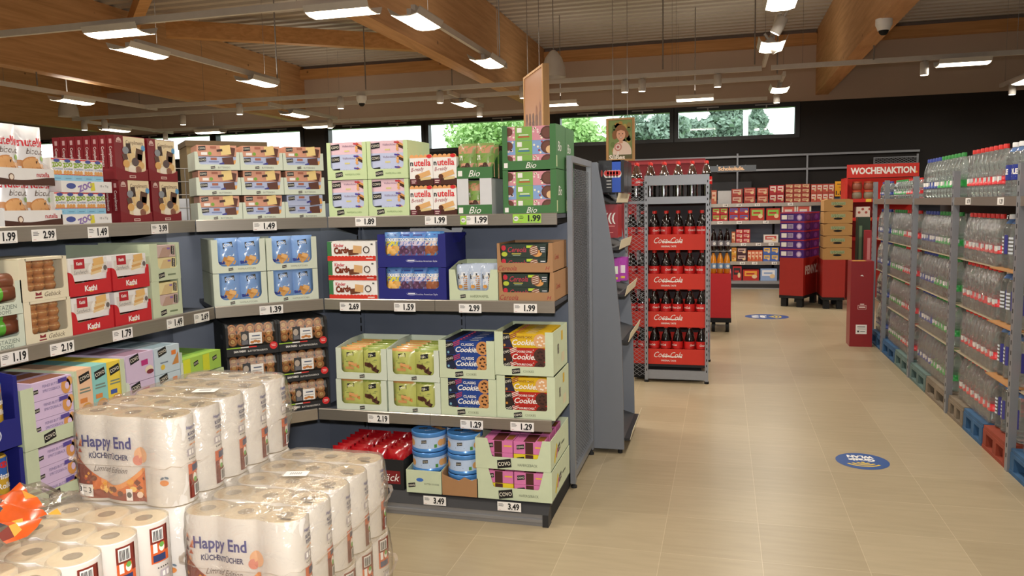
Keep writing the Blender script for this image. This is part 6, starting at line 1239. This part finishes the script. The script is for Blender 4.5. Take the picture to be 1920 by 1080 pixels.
p, q = at(1624, 432, 'Y', 12.6), at(1633, 490, 'Y', 12.6); m = MB(); m.box(p.x, q.x, 12.6, 12.8, 0, p.z, K('#a32a34')); m.rect(flat((p.x, 12.6, 0)), .02, p.z*.3, .06, p.z*.9, K('#d0868a'), 1); tag(m.build('standing_carton'), 'narrow red carton beside the dark green one', 'carton')
p, q = at(1566, 340, 'Y', 13.9), at(1585, 368, 'Y', 13.9); m = MB(); m.box(0, q.x-p.x, 0, .01, 0, p.z-q.z, K('#e2a01e')); m.text(FRONT, '1.19', (q.x-p.x)/2, .06, .06, BLACK, 1, bold=.05); line(m, FRONT, .08, .2, .1, .012, '#5a3a10'); line(m, FRONT, .09, .15, .06, .01, '#a8402a'); m.box(.08, .09, .01, .02, -q.z, .2, 'wire'); tag(m.build('offer_sign', None, (p.x, 13.9, q.z)), 'yellow offer sign above the brown crates', 'sign')
p, q = at(1638, 295, 'Y', 15.3), at(1721, 306, 'Y', 15.3); r = empty('perforated_panel', (p.x, 15.3, q.z)); m = MB(); frame_rect(m, q.x-p.x, -.03, p.z-q.z, .015, .01, 'rack_grey'); m.build('frame', r); m = MB(); lattice(m, q.x-p.x, p.z-q.z, .07, .04, .006, 'rack_grey'); m.build('mesh', r); tag(r, 'pale mesh panel showing above the WOCHENAKTION sign', 'panel')
# posters
def poster(r, W_, H_, fn, label, cord):
    f = MB()
    for b in ((0, .025, -.012, .02, 0, H_), (W_-.025, W_, -.012, .02, 0, H_), (.025, W_-.025, -.012, .02, 0, .02), (.025, W_-.025, -.012, .02, H_-.02, H_)): f.box(*b, 'frame_wood')
    f.build('wooden_frame', r); m = MB(); m.box(.025, W_-.025, -.006, .015, .02, H_-.02, K('#7a8a4f')); fn(m, flat((0, -.0062, 0)), W_, H_); m.build('picture', r)
    c = MB()
    for x in cord: c.tube((x*W_, 0, H_), (x*W_, 0, 4.6-r.location.z), .003, 'wire', 5)
    c.build('cord', r); tag(r, label, 'poster')
a, b = at(1137, 303, 'Y', 8.2), at(1190, 220, 'Y', 8.2); W_, H_ = b.x-a.x, b.z-a.z; r = empty('hanging_poster', (a.x, 8.2, a.z))
def girl(m, S, W_, H_):
    rnd = random.Random(2)
    for i in range(26): x, y = rnd.uniform(.05, W_-.05), rnd.uniform(.05, H_-.06); m.ell(S, x, y, .024, .03, K(rnd.choice(('#8f7a3f', '#6a7a3f', '#b59a4f', '#5a6a38', '#a8803a'))), 1, 10)
    X, Y_ = W_*.52, H_*.62; m.ell(S, W_*.56, H_*.2, W_*.33, H_*.27, K('#e5cdbd'), 3, 20); m.ell(S, X, Y_+.02, .062, .078, K('#8a5a34'), 4, 18); m.ell(S, X-.065, Y_-.005, .025, .045, K('#8a5a34'), 3); m.ell(S, X+.06, Y_+.0, .02, .035, K('#8a5a34'), 3); m.ell(S, X, Y_-.002, .046, .062, K('#dca587'), 5, 18); m.rect(S, X-.018, Y_-.09, X+.018, Y_-.05, K('#d39b7e'), 4)
    m.poly(S, [(X-.046, Y_+.03), (X, Y_+.045), (X+.046, Y_+.03), (X+.03, Y_+.07), (X-.03, Y_+.07)], K('#8a5a34'), 6)
    for s_ in (-1, 1): m.ell(S, X+.018*s_, Y_+.006, .006, .005, K('#3a2a22'), 7, 8)
    m.ell(S, X, Y_-.012, .005, .007, K('#c98d70'), 7, 8); m.ell(S, X, Y_-.033, .014, .006, K('#b05a50'), 7, 10); m.ell(S, X, Y_-.031, .010, .003, WHITE, 8, 8)
    m.ell(S, X-.03, H_*.33, .04, .042, K('#c98a7a'), 6, 16); m.ell(S, X-.03, H_*.33, .026, .028, K('#e8d0c8'), 7, 14); m.ell(S, X-.03, H_*.33, .014, .015, K('#b0605a'), 8, 12); m.rect(S, X-.034, H_*.1, X-.026, H_*.27, WHITE, 5); m.rect(S, .026, .021, W_-.026, H_*.15, K('#5f5a34'), 7); m.text(S, 'Süßes', W_*.38, H_*.09, .05, K('#f0e6d8'), 9, bold=.04, wmax=W_*.56)
poster(r, W_, H_, girl, 'wood framed poster of a smiling child with the word Süßes above the cola', (.25, .75))
zt = at(1018, 119, 'Y', 6.7).z; a, b = at(983, 146, 'Z', zt), at(1019, 119, 'Z', zt); v = Vector((b.x-a.x, b.y-a.y, 0)); W_ = v.length; H_ = zt-at(983, 262, 'Y', a.y).z
r = empty('hanging_poster', (a.x, a.y, zt-H_), math.atan2(v.y, v.x))
def sepia(m, S, W_, H_):
    m.rect(S, .025, .02, W_-.025, H_-.02, K('#94694a'), 1); rnd = random.Random(8)
    for i in range(5): x = W_*(.15+.17*i); h = H_*rnd.uniform(.3, .75); m.poly(S, [(x-.05, .03), (x+.05, .03), (x+.045, h*.6), (x+.018, h*.68), (x-.02, h*.68), (x-.045, h*.6)], K(rnd.choice(('#5a3420', '#6a4430', '#4f2f20'))), 2+i % 2); m.ell(S, x, h*.78, .032, .045, K(rnd.choice(('#4a2a1a', '#7d5238'))), 4+i % 2)
poster(r, W_, H_, sepia, 'sepia toned hanging poster in wooden frame above the dark green cartons', (.2, .8))
o = MB(); o.box(-.02, .012, -.01, .045, 0, H_, 'frame_wood'); o = o.build('side_board', r, (W_, 0, 0))
# floor stickers
def sticker(x, y, rx, ry, rot, label):
    S0 = flat((0, 0, .0008), (1, 0, 0), (0, 1, 0), (0, 0, 1)); m = MB(); S = lambda u, v, l: S0(u*rx/.15, v*ry/.15, l*.6); m.ell(S, 0, 0, .15, .15, K('#275090', .4), 0, 40)
    m.text(S, 'Gratis', 0, -.022, .042, WHITE, 1, bold=.06, wmax=.15); m.text(S, 'WLAN', 0, -.078, .042, WHITE, 1, bold=.06, wmax=.15)
    for i in range(3):
        R_ = .03+.032*i; pts = [(R_*math.cos(t), .012+R_*.8*math.sin(t)) for t in [PI*(.5-.33+.66*k/10) for k in range(11)]]; q = R_+.016; out = [(q*math.cos(t), .012+q*.8*math.sin(t)) for t in [PI*(.5-.33+.66*k/10) for k in range(11)]]
        for k in range(10): m.poly(S, [pts[k], pts[k+1], out[k+1], out[k]], K('#e2c23a'), 1)
    m.ell(S, 0, .022, .011, .010, K('#e2c23a'), 1); o = m.build('floor_sticker', None, (x, y, 0)); o.rotation_euler = (0, 0, rot); tag(o, label, 'sticker')
sticker(.825, 4.995, .151, .157, PI, 'round blue floor sticker reading Gratis WLAN in the near aisle'); sticker(.588, 11.2, .236, .29, -PI/2, 'round blue floor sticker far down the aisle before the chocolate shelves')
